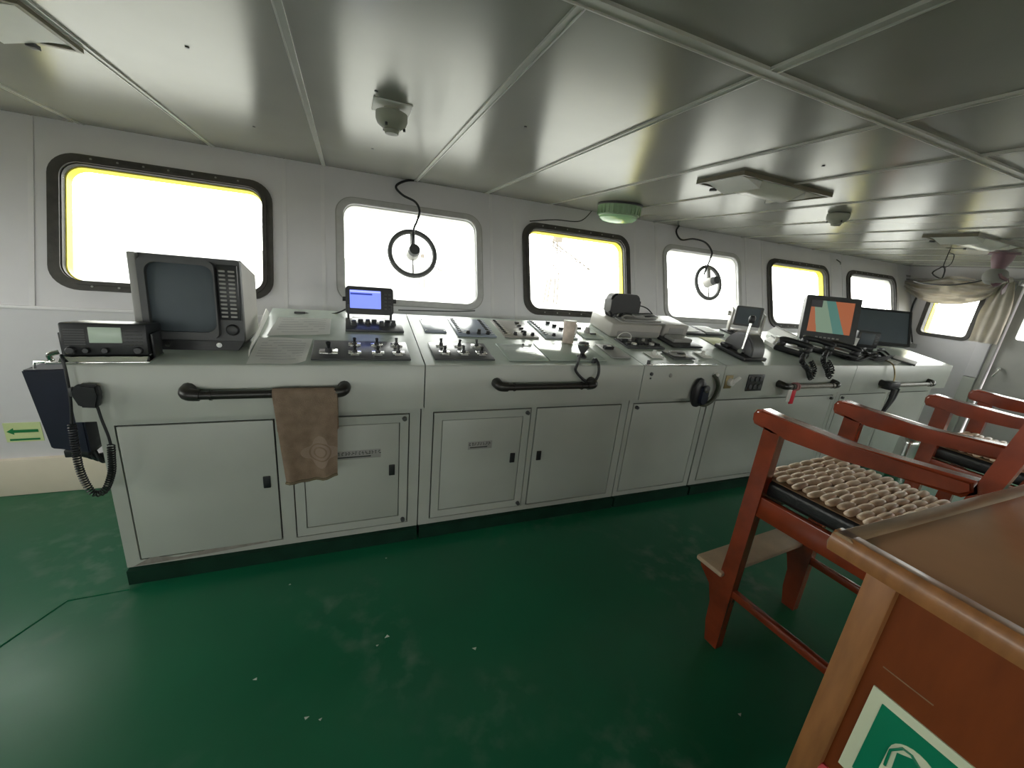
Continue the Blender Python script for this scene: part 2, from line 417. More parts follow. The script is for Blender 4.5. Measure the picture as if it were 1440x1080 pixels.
lw = struct(B().box((XL - .1, YW + .03, 0), (XR + .1, YW + .1, ZK)).build('wall_front_lower', 'wall'))
for i in range(10):
    x0 = XL + i * 1.1; B().box((x0 + .003, YW, .2), (min(x0 + 1.1, XR) - .003, YW + .03, ZK - .012)).build('wall_panel', 'wall', lw)
B().box((XL, YW - .012, ZK - .012), (XR, YW + .03, ZK + .006), .004).build('ledge_strip', 'strip', lw)
struct(B().box((XL, YW - .03, 0), (XR, YW + .03, .235), .006).build('baseboard_front', 'cream'))

# windows
def window(n, c):
    dark = hasout(n)
    root = bpy.data.objects.new('window_%d' % (n if n else 10), None); C.objects.link(root); struct(root); root.matrix_world = WM(c, V0, 0)
    hv = V1 - V0; b = B()
    inn, mid, out = rrect(-.495, .495, .05, hv - .05, .09), rrect(-.515, .515, .03, hv - .03, .105), rrect(-WWD, WWD, 0, hv, WR)
    if dark:
        b.ring(inn, out, .001, .016, 'z'); b.ring(inn, mid, .012, .024, 'z'); b.ring(rrect(-.490, .490, .055, hv - .055, .087), inn, -.02, .010, 'z')
        b.build('gasket_frame', 'rubber', root)
        for k in range(7):
            x = -.36 + k * .12; B().cyl((x, .022, .015), (x, .022, .019), .006, n=8).build('frame_bolt', 'greyplas', root)
            B().cyl((x, hv - .022, .015), (x, hv - .022, .019), .006, n=8).build('frame_bolt', 'greyplas', root)
    else:
        b.ring(inn, rrect(-.535, .535, .015, hv - .015, .12), .001, .010, 'z'); b.ring(rrect(-.490, .490, .055, hv - .055, .087), inn, -.02, .006, 'z')
        b.build('pale_frame', 'paleframe', root)
        b = B(); b.ring(rrect(-.535, .535, .015, hv - .015, .12), rrect(-.542, .542, .008, hv - .008, .125), .001, .004, 'z'); b.build('sealant_line', 'greyplas', root)
    link('pane', plate_mesh('pane', rrect(-.49, .49, .055, hv - .055, .088), [], .008, M['glass']), root, T(0, 0, -.008))
    b = B(); i2 = rrect(-.484, .484, .061, hv - .061, .082); o2 = rrect(-.4935, .4935, .0515, hv - .0515, .089)
    b.ring(i2, o2, -.075, -.021, 'z'); b.build('outer_reveal', 'yellow' if dark and n != 6 else 'white', root)
    lt = bpy.data.lights.new('portal', 'AREA'); lt.shape = 'RECTANGLE'; lt.size = .98; lt.size_y = hv - .1
    lt.cycles.is_portal = True
    lo = bpy.data.objects.new('window_portal', lt); C.objects.link(lo); lo.matrix_world = WM(c, V0, 0) @ T(0, hv / 2, -.24) @ Rx(180)
    lo.matrix_world = WM(c, V0, 0) @ T(0, hv / 2, -.24)   # area lights shine along local -z; turned below
    lo.matrix_world = lo.matrix_world @ Rx(180)
for i, c in enumerate(WC): window(i, c)

# side walls and back wall
def wall_with_holes(name, size, holes, matrix, m='wall'):
    return struct(link(name, plate_mesh(name, [(0, 0), (size[0], 0), (size[0], size[1]), (0, size[1])], holes, .10, M[m]), None, matrix))
# right wall: local x = -Y direction from the front, local y = up, local z into the room (-X)
RW = Matrix(((0, 0, -1, XR), (-1, 0, 0, YTOP + .1), (0, 1, 0, 0), (0, 0, 0, 1)))
def ry(y): return YTOP + .1 - y
wins = [(3.07, 2.52, 1.255, 1.885)]
D_Y0, D_Y1, D_Z = 2.26, 1.42, 1.99
wr = wall_with_holes('wall_right', (YTOP + .1 - YB, ZC), [rrect(ry(3.05), ry(2.54), 1.275, 1.865, .06), [(ry(D_Y0), .12), (ry(D_Y1), .12), (ry(D_Y1), D_Z), (ry(D_Y0), D_Z)],
      rrect(ry(1.15), ry(.05), 1.205, 1.895, .06)], RW)
def side_window(name, M0, x0, x1, z0, z1, dark=True, yellow=True, portal=True):
    root = bpy.data.objects.new(name, None); C.objects.link(root); struct(root); root.matrix_world = M0 @ T((x0 + x1) / 2, z0, 0)
    hw, h = (x1 - x0) / 2, z1 - z0; b = B(); inn = rrect(-hw + .03, hw - .03, .03, h - .03, .05)
    b.ring(inn, rrect(-hw - .01, hw + .01, -.01, h + .01, .08), .001, .018, 'z'); b.ring(rrect(-hw + .035, hw - .035, .035, h - .035, .045), inn, -.07, .012, 'z')
    b.build('gasket_frame', 'rubber', root)
    link('pane', plate_mesh('pane', rrect(-hw + .03, hw - .03, .03, h - .03, .05), [], .008, M['glass']), root, T(0, 0, -.05))
    if yellow: b = B(); b.ring(rrect(-hw + .03, hw - .03, .03, h - .03, .05), rrect(-hw - .02, hw + .02, -.02, h + .02, .06), -.2, -.102, 'z'); b.build('outer_reveal', 'yellow', root)
    if portal:
        lt = bpy.data.lights.new('portal', 'AREA'); lt.shape = 'RECTANGLE'; lt.size = 2 * hw; lt.size_y = h; lt.cycles.is_portal = True
        lo = bpy.data.objects.new('window_portal', lt); C.objects.link(lo); lo.matrix_world = M0 @ T((x0 + x1) / 2, z0 + h / 2, -.24) @ Rx(180)
side_window('window_8', RW, ry(1.15), ry(.05), 1.2, 1.9)  # unseen window, added to light the desk and chairs from the right
side_window('window_7', RW, ry(3.05) - .005, ry(2.54) + .005, 1.27, 1.87)
def door(name, M0, x0, x1, z1, pane):
    root = bpy.data.objects.new(name, None); C.objects.link(root); struct(root); root.matrix_world = M0 @ T(x0, 0, 0); wd = x1 - x0
    a0, a1, b0, b1 = pane
    link('door_leaf', plate_mesh('door_leaf', [(0.01, .14), (wd - .01, .14), (wd - .01, z1 - .02), (.01, z1 - .02)], [rrect(a0, a1, b0, b1, .03)], .045, M['doorgrey']), root, T(0, 0, -.02))
    link('pane', plate_mesh('pane', rrect(a0, a1, b0, b1, .03), [], .008, M['glass']), root, T(0, 0, -.04))
    b = B(); b.ring([(.0, .12), (wd, .12), (wd, z1), (0, z1)], [(-.05, .07), (wd + .05, .07), (wd + .05, z1 + .05), (-.05, z1 + .05)], .001, .025, 'z'); b.build('door_frame', 'doorgrey', root)
    b = B(); b.ring(rrect(a0, a1, b0, b1, .03), rrect(a0 - .03, a1 + .03, b0 - .03, b1 + .03, .05), -.02, -.008, 'z'); b.build('pane_frame', 'doorgrey', root)
    b = B(); b.cyl((.09, 1.0, -.02), (.09, 1.0, .03), .018); b.tube([(.09, 1.0, .03), (.09, .96, .035), (.07, .90, .035)], .012, 8); b.build('handle', 'steel', root)
    lt = bpy.data.lights.new('portal', 'AREA'); lt.shape = 'RECTANGLE'; lt.size = a1 - a0; lt.size_y = b1 - b0; lt.cycles.is_portal = True
    lo = bpy.data.objects.new('door_portal', lt); C.objects.link(lo); lo.matrix_world = root.matrix_world @ T((a0 + a1) / 2, (b0 + b1) / 2, -.2) @ Rx(180)
door('door_1', RW, ry(D_Y0), ry(D_Y1), D_Z, (.10, .74, 1.36, 1.88))
struct(B().box((XR - .03, YB, 0), (XR, D_Y1 - .05, .235), .006).build('baseboard_right', 'cream'))
# unseen left wall: assumed windows and a taller door pane, added for side light
LW = Matrix(((0, 0, 1, XL), (1, 0, 0, YB), (0, 1, 0, 0), (0, 0, 0, 1)))
def ly(y): return y - YB
wall_with_holes('wall_left', (YTOP + .1 - YB, ZC), [rrect(ly(2.42), ly(3.08), 1.205, 1.895, .06), [(ly(1.42), .12), (ly(2.26), .12), (ly(2.26), D_Z), (ly(1.42), D_Z)], rrect(ly(.15), ly(1.15), 1.205, 1.895, .06)], LW)
side_window('window_11', LW, ly(2.42), ly(3.08), 1.2, 1.9); side_window('window_9', LW, ly(.15), ly(1.15), 1.2, 1.9)
door('door_2', LW, ly(1.42), ly(2.26), D_Z, (.10, .74, 1.1, 1.88))
BW = Matrix(((-1, 0, 0, XR), (0, 0, 1, YB), (0, 1, 0, 0), (0, 0, 0, 1)))
AFT_ADDED = [.5, 2.3, 4.1, 5.9, 7.7, 9.4]  # unseen aft windows, assumed and added to fill the room with daylight
wall_with_holes('wall_back', (XR - XL, ZC), [rrect(x, x + 1.1, 1.15, 1.9, .08) for x in AFT_ADDED], BW)
for i, x in enumerate(AFT_ADDED): side_window('window_%d' % (12 + i), BW, x, x + 1.1, 1.15, 1.9)

# outside: quay far below and a distant lattice crane
tag(struct(B().box((-900, -900, -11.0), (900, 900, -10.5)).build('quay_ground', 'hull')), 'pale quay ground far below the windows', 'ground')
def crane(px, py, dist, hgt, label):
    d = ray(px, py); d = d / d.y; p = CAM + d * dist
    t = thing('harbour_crane', label, 'crane', (p.x, p.y, -10.5))
    b = B(); w_ = hgt * .06
    for sx in (-1, 1):
        for sy in (-1, 1): b.cyl((sx * w_ * 1.6, sy * w_, 0), (sx * w_ * .6, sy * w_, hgt), hgt * .008, n=6)
    b.build('mast_leg', 'crane', t)
    b = B()
    for k in range(8):
        z0, z1 = hgt * k / 8, hgt * (k + 1) / 8; f0, f1 = 1.6 - k / 8, 1.6 - (k + 1) / 8
        s = 1 if k % 2 else -1; b.cyl((-s * w_ * f0, -w_, z0), (s * w_ * f1, -w_, z1), hgt * .005, n=5); b.cyl((-w_ * f1, -w_, z1), (w_ * f1, -w_, z1), hgt * .005, n=5)
    b.build('mast_brace', 'crane', t)
    b = B(); b.cyl((-hgt * .1, 0, hgt), (hgt * .7, 0, hgt * .62), hgt * .01, n=6); b.cyl((-hgt * .1, 0, hgt * .94), (hgt * .7, 0, hgt * .6), hgt * .008, n=6)
    for k in range(9): u = k / 9; b.cyl((-hgt * .1 + u * hgt * .8, 0, hgt - u * hgt * .38), (-hgt * .1 + (u + .1) * hgt * .8, 0, hgt * .94 - (u + .1) * hgt * .34), hgt * .005, n=5)
    b.build('jib', 'crane', t)
    b = B(); b.box((-w_, -w_, hgt), (w_, w_, hgt + w_ * 2)); b.build('cab', 'crane', t)
crane(772, 440, 150, 24, 'lattice harbour crane seen through the window behind the black hood')
crane(592, 430, 190, 13, 'small lattice crane seen through the window behind the blue display')

# ================================================================== CONSOLE
YF, YC_, YBK = Y0, 2.07, 2.78
ZAB = .85
units = [('A', -1.02, .355), ('B', .355, 1.755), ('C', 1.755, 2.48), ('D', 2.48, 4.04), ('E', 4.04, 5.65)]
ULAB = {'A': 'grey-green bridge console section under the old radar display', 'B': 'grey-green console section with two cabinet doors under the enamel mug',
        'C': 'narrow grey-green console section with the black oval handset', 'D': 'grey-green console section beneath the engine telegraph and telephones',
        'E': 'grey-green end section of the console carrying the two monitors'}
XSL = -.43     # sloping desk starts here; left of it the top is flat
def door_part(root, ox, x0, x1, z0, z1, framed, latch, plate_=None, knobs=()):
    d = B()
    if framed:
        fr = .045
        d.box((x0 - ox, YC_ - .004, z0), (x1 - ox, YC_ + .014, z0 + fr)).box((x0 - ox, YC_ - .004, z1 - fr), (x1 - ox, YC_ + .014, z1))
        d.box((x0 - ox, YC_ - .004, z0 + fr), (x0 - ox + fr, YC_ + .014, z1 - fr)).box((x1 - ox - fr, YC_ - .004, z0 + fr), (x1 - ox, YC_ + .014, z1 - fr))
        dd = d.build('door_frame', 'console', root)
        o = B().box((x0 - ox + fr + .004, YC_ - .002, z0 + fr + .004), (x1 - ox - fr - .004, YC_ + .012, z1 - fr - .004), .002).build('door', 'console', root)
    else: o = d.box((x0 - ox, YC_ - .003, z0), (x1 - ox, YC_ + .013, z1), .002).build('door', 'console', root)
    if latch:
        lx, lz = latch; b = B(); b.box((lx - .016 - ox, YC_ - .011, lz - .032), (lx + .016 - ox, YC_ - .001, lz + .032), .003); la = b.build('latch', 'black', o)
    for kx, kz in knobs:
        b = B(); b.cyl((kx - ox, YC_ - .004, kz), (kx - ox, YC_ - .022, kz), .013, .011, n=12); b.build('corner_knob', 'charcoal', o)
    if plate_:
        px0, px1, pz0, pz1, rows = plate_
        pl = B().box((px0 - ox, YC_ - .0045, pz0), (px1 - ox, YC_ - .002, pz1), .0006).build('nameplate', 'bluegrey' if rows == 3 else 'greyplas', o)
        pl['label'] = 'small name plate with unreadable rows of characters'
        b = B(); n = int((px1 - px0) / .017); hh = pz1 - pz0
        rnd = random.Random(int(px0 * 1000))
        for k in range(n):      # block characters, larger row over a smaller row
            cx = px0 + .010 + k * .017 - ox
            for q in range(3):
                a0 = cx - .006 + rnd.random() * .006; zz = pz0 + hh * (.52 + .14 * q)
                b.box((a0, YC_ - .0052, zz), (a0 + .004 + rnd.random() * .007, YC_ - .0045, zz + .0035))
        b.box((px0 + .012 - ox, YC_ - .0052, pz0 + hh * .2), (px0 + (px1 - px0) * .8 - ox, YC_ - .0045, pz0 + hh * .32))
        # lettering is carried by the plate: fold it in as its own piece of the plate's face
        t_ = b.build('plate_lettering', 'blackink', o)
bodies = {'A': [(-.99, .352)], 'B': [(.358, 1.752)], 'C': [(1.758, 2.474)], 'D': [(2.486, 4.037)], 'E': [(4.043, 5.62)]}
UN = {}
for k, x0, x1 in units:
    ox = (x0 + x1) / 2
    t = thing('console_section', ULAB[k], 'console', (ox, 0, 0), group='bridge console sections'); UN[k] = t
    g = .0028
    # apron: front board with rounded upper edge
    b = B(); b.prism([(YF, ZAB), (YF + .03, ZAB), (YF + .03, Z0 - .012), (YF + .012, Z0 - .002), (YF + .004, Z0 - .004), (YF, Z0 - .012)], x0 + g - ox, x1 - g - ox, 'x'); b.build('apron', 'console', t)
    b = B(); b.box((x0 + g - ox, YF + .03, ZAB), (x1 - g - ox, YBK - .02, ZAB + .012)); b.build('underside', 'console', t)
    if k == 'A':
        b = B(); b.box((x0 + g - ox, YF + .012, Z0 - .02), (XSL - ox, YBK, Z0 - .002), .003); b.build('flat_top', 'console_top', t)
        b = B(); b.prism([(YF + .012, Z0 - .002), (YBK, topz(YBK)), (YBK, Z0 - .02), (YF + .012, Z0 - .02)], XSL - ox, x1 - g - ox, 'x'); b.build('sloping_top', 'console_top', t)
    else:
        b = B(); b.prism([(YF + .012, Z0 - .002), (YBK, topz(YBK)), (YBK, Z0 - .02), (YF + .012, Z0 - .02)], x0 + g - ox, x1 - g - ox, 'x'); b.build('sloping_top', 'console_top', t)
    b = B(); b.box((x0 + .01 - ox, YBK - .02, .075), (x1 - .01 - ox, YBK, Z0 - .02)); b.build('back_board', 'console', t)
    sides = B(); done = False
    for x, flag in ((x0, k == 'A'), (x1, k == 'E')):
        if flag: s = 1 if x == x0 else -1; b = B(); b.box((min(x, x + s * .02) - ox, YF + .03, ZAB + .012), (max(x, x + s * .02) - ox, YBK - .02, Z0 - .02)); b.build('end_cheek', 'console', t)
# cabinet bodies with door openings (front plates with real holes)
def X(px, py): return ony(px, py, YC_).x
def zc(px, py): return ony(px, py, YC_).z
DZ0, DZ1 = .115, .79
doors = {  # unit: (x0, x1, framed, latch x, plate, knob corners)
 'A': [(-.935, -.352, False, (-.397, .462), None, ()),
       (-.277, .289, True, (.204, .464), (-.11, .145, .548, .598, 2), ('tr', 'br'))],
 'B': [(.429, 1.02, True, (.928, .47), (.636, .785, .548, .598, 2), ('tr', 'br')),
       (1.066, 1.69, False, (1.111, .468), None, ())],
 'C': [(1.80, 2.42, False, None, None, ('tl',))],
 'D': [(2.56, 3.98, False, None, None, ('tr', 'br'))],
 'E': [(4.10, 4.80, False, (4.40, .47), None, ('tl', 'bl')), (4.86, 5.57, False, (4.93, .5), None, ('tl',))]}
for k, x0, x1 in units:
    t = UN[k]; ox = (x0 + x1) / 2
    for a, c in bodies[k]:
        holes = [[(d[0] - .007 - ox, DZ0 - .007), (d[1] + .007 - ox, DZ0 - .007), (d[1] + .007 - ox, DZ1 + .007), (d[0] - .007 - ox, DZ1 + .007)] for d in doors[k] if a <= d[0] and d[1] <= c]
        FM = Matrix(((1, 0, 0, 0), (0, 0, -1, YC_), (0, 1, 0, 0), (0, 0, 0, 1)))
        link('cabinet_front', plate_mesh('cabinet_front', [(a - ox, .075), (c - ox, .075), (c - ox, ZAB), (a - ox, ZAB)], holes, .015, M['console']), t, FM)
        b = B(); b.box((a - ox + .002, YC_ + .016, .075), (c - ox - .002, YBK - .03, ZAB - .002)); b.build('cabinet_inside', 'gap', t)
        if k == 'A' : b = B(); b.box((a - ox - .004, YC_ + .001, .075), (a - ox + .0015, YBK - .025, ZAB - .001)); b.build('cabinet_side', 'console', t)
        if k == 'E' : b = B(); b.box((c - ox - .0015, YC_ + .001, .075), (c - ox + .004, YBK - .025, ZAB - .001)); b.build('cabinet_side', 'console', t)
        b = B(); b.box((a - ox + .004, YC_ - .03, .0), (c - ox - .004, YBK - .05, .075)); b.build('plinth', 'plinth', t)
    for (d0, d1, fr, la, pl, kn) in doors[k]:
        kk = [{'t': DZ1 - .022, 'b': DZ0 + .022}[q[0]] for q in kn]; kx = [{'l': d0 + .022, 'r': d1 - .022}[q[1]] for q in kn]
        door_part(t, ox, d0, d1, DZ0, DZ1, fr, la, pl, list(zip(kx, kk)))
xp = X(1186, 601) - (4.04 + 5.65) / 2
b = B(); b.tube([(xp, YC_ - .004, .60), (xp, YC_ - .03, .60), (xp + .17, YC_ - .03, .60), (xp + .17, YC_ - .004, .60)], .006, 8); b.build('pull_handle', 'steel', UN['E'])

def part_of(o, x, wm, label=None):
    """fix a built-in piece to the console section it stands in"""
    k, a, c = [u for u in units if u[1] <= x < u[2]][0]
    o.parent = UN[k]; o.matrix_local = T(-(a + c) / 2, 0, 0) @ wm
    if label: o['label'] = label
    return o
# worn paint along the foot of the cabinets
def worn(px_list, name='worn_paint', m='wornpaint'):
    P = [ony(a, b_, YC_ - .0005) for a, b_ in px_list]; x = sum(p.x for p in P) / len(P)
    b = B(); b.prism([(p.x, max(p.z, .078)) for p in P], -.0022, -.0004, 'y'); part_of(b.build(name, m), x, T(0, YC_, 0))
M['wornpaint'] = mat('bare_worn_primer', (.28, .26, .23), .7, var=.2, vscale=30)
worn([(188, 797), (215, 782), (250, 783), (285, 775), (300, 767), (335, 764), (350, 758), (380, 756), (392, 748), (378, 762), (300, 777)])
worn([(374, 754), (378, 745), (386, 741), (391, 750), (388, 755)])
worn([(335, 633), (341, 631), (344, 634), (338, 636)])
# hand rails on the apron
def rail(px0, px1, py0, py1, label, m='blackpipe', r=.019):
    a, c = ony(px0, py0, YF - .05), ony(px1, py1, YF - .05); z = (a.z + c.z) / 2; z = max(z, ZAB + .05); L = c.x - a.x
    b = B(); b.cyl((.02, -.05, 0), (L - .02, -.05, 0), r, n=16); t = part_of(b.build('hand_rail', m), a.x + L / 2, T(a.x, YF, z), label)
    for x, s in ((0, 1), (L, -1)):
        b = B(); b.tube([(x, 0, .012), (x, -.03, .010), (x + s * .012, -.048, .004), (x + s * .05, -.05, 0)], [.03, .028, .027, .025], 12, smooth=4); b.build('elbow', 'blackpipe', t)
        b = B(); b.cyl((x + s * .085, -.05, 0), (x + s * .093, -.05, 0), r + .004, n=16); b.build('collar', 'blackpipe', t)
    return t, a.x, c.x, z
railA = rail(260, 484, 557, 551, 'long black pipe hand rail carrying the brown towel')
railB = rail(702, 836, 546, 541, 'black pipe hand rail under the corded desk microphone')
railD = rail(1103, 1178, 543, 543, 'worn grey hand rail with the red strap tied on', 'greyrail')
railE = rail(1247, 1312, 541, 541, 'worn grey hand rail nearest the side door', 'greyrail')

# towel over rail A
tx0, tx1 = ony(386, 600, YF - .07).x, ony(476, 600, YF - .07).x
zr = railA[3]; zb = ony(440, 674, YF - .075).z
def towel():
    wv = tx1 - tx0; top = zr + .024
    prof = [(-.014 - .05 + .05, zr - .16)]
    path = [(YF - .014, zr - .20), (YF - .016, zr - .06)] + [(YF - .05 + .026 * math.cos(R_(a)), zr + .026 * math.sin(R_(a))) for a in range(0, 181, 20)] + [(YF - .079, zr - .10 - k * (zr - .10 - zb) / 10) for k in range(11)]
    n = len(path) - 1
    def f(u, v):
        i = v * n; j = min(int(i), n - 1); q = i - j; y = path[j][0] * (1 - q) + path[j + 1][0] * q; z = path[j][1] * (1 - q) + path[j + 1][1] * q
        drop = max(0, (zr - z) / .45) if v > .4 else 0
        x = tx0 + wv * u + drop * .035 * (1 - u) - .01 * drop * u
        y -= drop * (.012 * math.sin(u * 9 + .6) + .006 * math.sin(u * 19))
        if v > .4: z += -drop * (.012 * math.sin(u * 3.1) ) + drop * .02 * u
        return Vector((x, y, z))
    b = B(); b.grid(f, 22, n * 2)
    g = bmesh.ops.solidify(b.bm, geom=b.bm.faces[:], thickness=.008)
    t = thing('towel', 'brown terry towel with flower pattern over the hand rail', 'towel', (0, 0, 0))
    b.build('cloth', towel_mat(tx0 + wv * .69, zb + (zr - zb) * .33), t, 80)
    b = B(); b.tube([f(i / 14, 1.0) + Vector((0, -.0, 0)) for i in range(15)], .0075, 8); o = b.build('hem', mat('towel_hem_olive', (.16, .13, .08), .9), t)
towel()

# ---- frames on the sloping top
def TM(p, rz=0): return Matrix.Translation(p) @ Rx(math.degrees(SL)) @ Rz(rz)
def panel_px(name, label, cat, fl_, fr_, bk, m, th=.008, group=None, lift=0):
    """panel lying on the slope; fl_, fr_ front corners and bk a back-left corner, in pixels"""
    a, c, d = ontop(*fl_), ontop(*fr_), ontop(*bk)
    y = (a.y + c.y) / 2; W = c.x - a.x; D = (d.y - y) / math.cos(SL)
    xm = (a.x + c.x) / 2; wm = TM(Vector((xm, y, topz(y))))
    b = B(); b.box((-W / 2, 0, 0), (W / 2, D, th), .002)
    if cat == 'paper': t = b.build(name, m, None, matrix=wm); tag(t, label, cat)
    else: t = part_of(b.build(name, m), xm, wm, label)
    return t, W, D, th
def toggle(t, x, y, z, s=1.0, flip=False):
    b = B(); b.box((x - .032 * s, y - .021 * s, z), (x + .032 * s, y + .021 * s, z + .005), .001); b.build('switch_plate', 'steel', t)
    b = B(); b.cyl((x, y, z + .004), (x, y, z + .018 * s), .014 * s, .011 * s, n=12); b.cyl((x, y, z + .016 * s), (x, y + (.014 if flip else -.006) * s, z + .040 * s), .006 * s, .009 * s, n=10); b.build('toggle_lever', 'black', t)
def knob(t, x, y, z, r=.014, h=.022, m='black'):
    b = B(); b.lathe([(r, z), (r, z + h * .35), (r * .82, z + h * .4), (r * .75, z + h), (r * .5, z + h + .001)], (x, y, 0), 14); b.build('knob', m, t)
def btn(t, x, y, z, w_=.010, d_=.007, h=.004, m='black', name='push_button'):
    b = B(); b.box((x - w_ / 2, y - d_ / 2, z), (x + w_ / 2, y + d_ / 2, z + h), .0008, 1); b.build(name, m, t)
PG = 'instrument panels let into the console top'
t, W, D, th = panel_px('switch_panel', 'black panel with seven toggle switches beside the loose papers', 'switch panel', (437, 507), (578, 507), (441, 480), 'darkpanel', group=PG)
toggle(t, -W * .34, D * .35, th, 1.3)
for i, fx in enumerate((-.08, .16, .38)):
    for j, fy in enumerate((.33, .78)): toggle(t, W * fx, D * fy, th, .95, i == 2); btn(t, W * fx, D * fy - .028, th, .040, .010, .001, 'white', 'label_strip')
t, W, D, th = panel_px('switch_panel', 'dark panel of six toggle switches beside the printed plate', 'switch panel', (612, 507), (696, 507), (604, 483), 'darkpanel', group=PG)
for i, fx in enumerate((-.30, .02, .33)):
    for j, fy in enumerate((.36, .80)): toggle(t, W * fx, D * fy, th, .95, (i + j) % 2); btn(t, W * fx, D * fy - .028, th, .040, .010, .001, 'white', 'label_strip')
t, W, D, th = panel_px('knob_panel', 'smoky clear panel with knobs under the blue screened display', 'control panel', (486, 467), (568, 468), (487, 449), 'darkpanel', .012, PG)
for i, fx in enumerate((-.36, -.12, .12, .34)): knob(t, W * fx, D * (.5 if i % 2 else .4), th, .016, .028, 'charcoal')
for fx in (-.24, .0, .24): btn(t, W * fx, D * .75, th, .03, .02, .01, 'charcoal')
t, W, D, th = panel_px('cover_plate', 'plain steel-blue cover plate beside the console joint', 'cover plate', (598, 468), (628, 468), (588, 449), 'blueplate', .006, PG)
for sx in (-.42, .42): 
    for sy in (.1, .9): knob(t, W * sx, D * sy, th, .004, .002, 'steel')
def alarm_panel(label, q, m, kn, right=True):
    t, W, D, th = panel_px('alarm_panel', label, 'control panel', *q, m, .008, PG)
    for c_, fx in enumerate((-.40, .36) if right else (-.40,)):
        for j in range(9):
            y = D * (.18 + .76 * j / 8); btn(t, W * fx, y, th, .020, .010, .006, 'black'); btn(t, W * fx + .026, y, th, .018, .006, .001, 'white', 'label_strip')
    for i, fx in enumerate(kn): knob(t, W * fx, D * .12, th, .014, .03 if i == 1 else .02)
    return t, W, D, th
alarm_panel('steel-blue alarm panel with two button rows behind the six-switch panel', ((645, 474), (698, 474), (631, 449)), 'blueplate', (-.22, .06, .3))
t, W, D, th = alarm_panel('grey-brown alarm panel with three knobs behind the printed plate', ((711, 476), (757, 475), (690, 451)), 'brownplate', (-.15, .12, .36), False)
for j in range(4): btn(t, W * (.18 + .02 * j), D * (.3 + .17 * j), th, .03, .016, .012, 'black')
t, W, D, th = alarm_panel('pale blue alarm panel with knobs behind the enamel mug', ((769, 477), (812, 477), (744, 452)), 'bluegrey', (-.2, .15, .42), False)
for j in range(3): btn(t, W * (.1 + .1 * j), D * (.86 - .18 * j), th, .03, .016, .016, 'black')
t, W, D, th = panel_px('control_panel', 'small pale panel with one ball knob beside the equipment housing', 'control panel', (824, 477), (848, 477), (806, 459), 'console_top', .008, PG)
knob(t, 0, D * .45, th, .022, .04, 'greyplas'); btn(t, -.03, D * .75, th, .05, .012, .01, 'black'); btn(t, .03, D * .3, th, .05, .012, .01, 'black')
t, W, D, th = panel_px('printed_plate', 'pale engraved plate with rows of small print beside toggle switches', 'plate', (716, 508), (772, 508), (694, 484), 'greenplate', .006, PG)
b = B()
for j in range(12): y = D * (.12 + .07 * j); b.box((-W * .42, y, th), (W * (.36 if j % 3 else .2), y + .0035, th + .0006))
b.build('small_print', 'greyink', t); knob(t, W * .2, D * .93, th, .006, .008)
t, W, D, th = panel_px('glass_panel', 'blank pale green glass panel under the desk microphone', 'panel', (774, 508), (853, 508), (752, 484), 'greenplate', .006, PG)
t, W, D, th = panel_px('control_plate', 'grey plate with a black rocker block beside the microphone', 'control panel', (862, 504), (887, 504), (838, 485), 'greyplas', .008, PG)
btn(t, -.02, D * .62, th, .07, .03, .02, 'black', 'rocker_switch'); btn(t, -.02, D * .62, th + .02, .03, .02, .006, 'white', 'rocker_cap')
t, W, D, th = panel_px('indicator_panel', 'dark strip of indicators and switches before the equipment housing', 'control panel', (884, 491), (934, 491), (868, 477), 'charcoal', .012, PG)
for j in range(6): btn(t, W * (-.4 + .16 * j), D * .3, th, .03, .025, .014, 'white' if j in (1, 4) else 'black')
for j in range(5): knob(t, W * (-.38 + .19 * j), D * .72, th, .014, .022, 'greyplas' if j % 2 else 'black')
t, W, D, th = panel_px('rudder_gauge', 'black-based gauge with clear window beside the indicator strip', 'gauge', (948, 490), (986, 489), (938, 474), 'black', .014, PG)
b = B(); b.box((-W * .3, D * .3, th), (W * .32, D * .8, th + .03), .006); b.build('clear_cover', 'greyplas', t)
t, W, D, th = panel_px('oval_dial', 'grey oval dial with raised rim near the apron edge', 'gauge', (948, 506), (977, 506), (940, 495), 'charcoal', .012, PG)
b = B(); b.lathe([(.07, th), (.07, th + .012), (.062, th + .014), (.058, th + .006), (.001, th + .006)], (0, 0, 0), 24, mt=T(-.01, D * .5, 0) @ Matrix.Diagonal((1, .62, 1, 1))); b.build('dial_rim', 'greyplas', t)
b = B(); b.box((-.012, D * .5 - .003, th + .006), (.04, D * .5 + .003, th + .012)); b.build('dial_pointer', 'black', t)
for q, lab in ((((918, 504), (934, 504), (912, 495)), 'small cream square knob plate left of the oval dial'), (((990, 504), (1002, 504), (983, 495)), 'small cream square knob plate right of the oval dial')):
    t, W, D, th = panel_px('knob_plate', lab, 'control panel', *q, 'white', .006, PG); knob(t, 0, D * .5, th, .016, .03, 'white')
for q, lab in ((((968, 472), (990, 471), (960, 460)), 'slim grey meter behind the gauge, beside the equipment housing'), (((996, 473), (1016, 472), (984, 461)), 'slim grey meter behind the yellowed notice')):
    t, W, D, th = panel_px('panel_meter', lab, 'gauge', *q, 'charcoal', .018, PG); b = B(); b.box((-W * .38, D * .2, th), (W * .38, D * .85, th + .002)); b.build('meter_face', 'paper', t)
t, W, D, th = panel_px('notice_sheet', 'yellowed notice sheet lying beside the engine telegraph', 'paper', (1008, 487), (1033, 486), (986, 474), mat('yellowed_paper', (.66, .68, .42), .6), .002)
t, W, D, th = panel_px('round_gauges', 'dark cluster of small round gauges behind the engine telegraph', 'gauge', (1030, 472), (1048, 472), (1020, 464), 'charcoal', .014, PG)
for i in range(4): knob(t, W * (-.3 + .2 * i), D * .5, th, .022, .012, 'black')

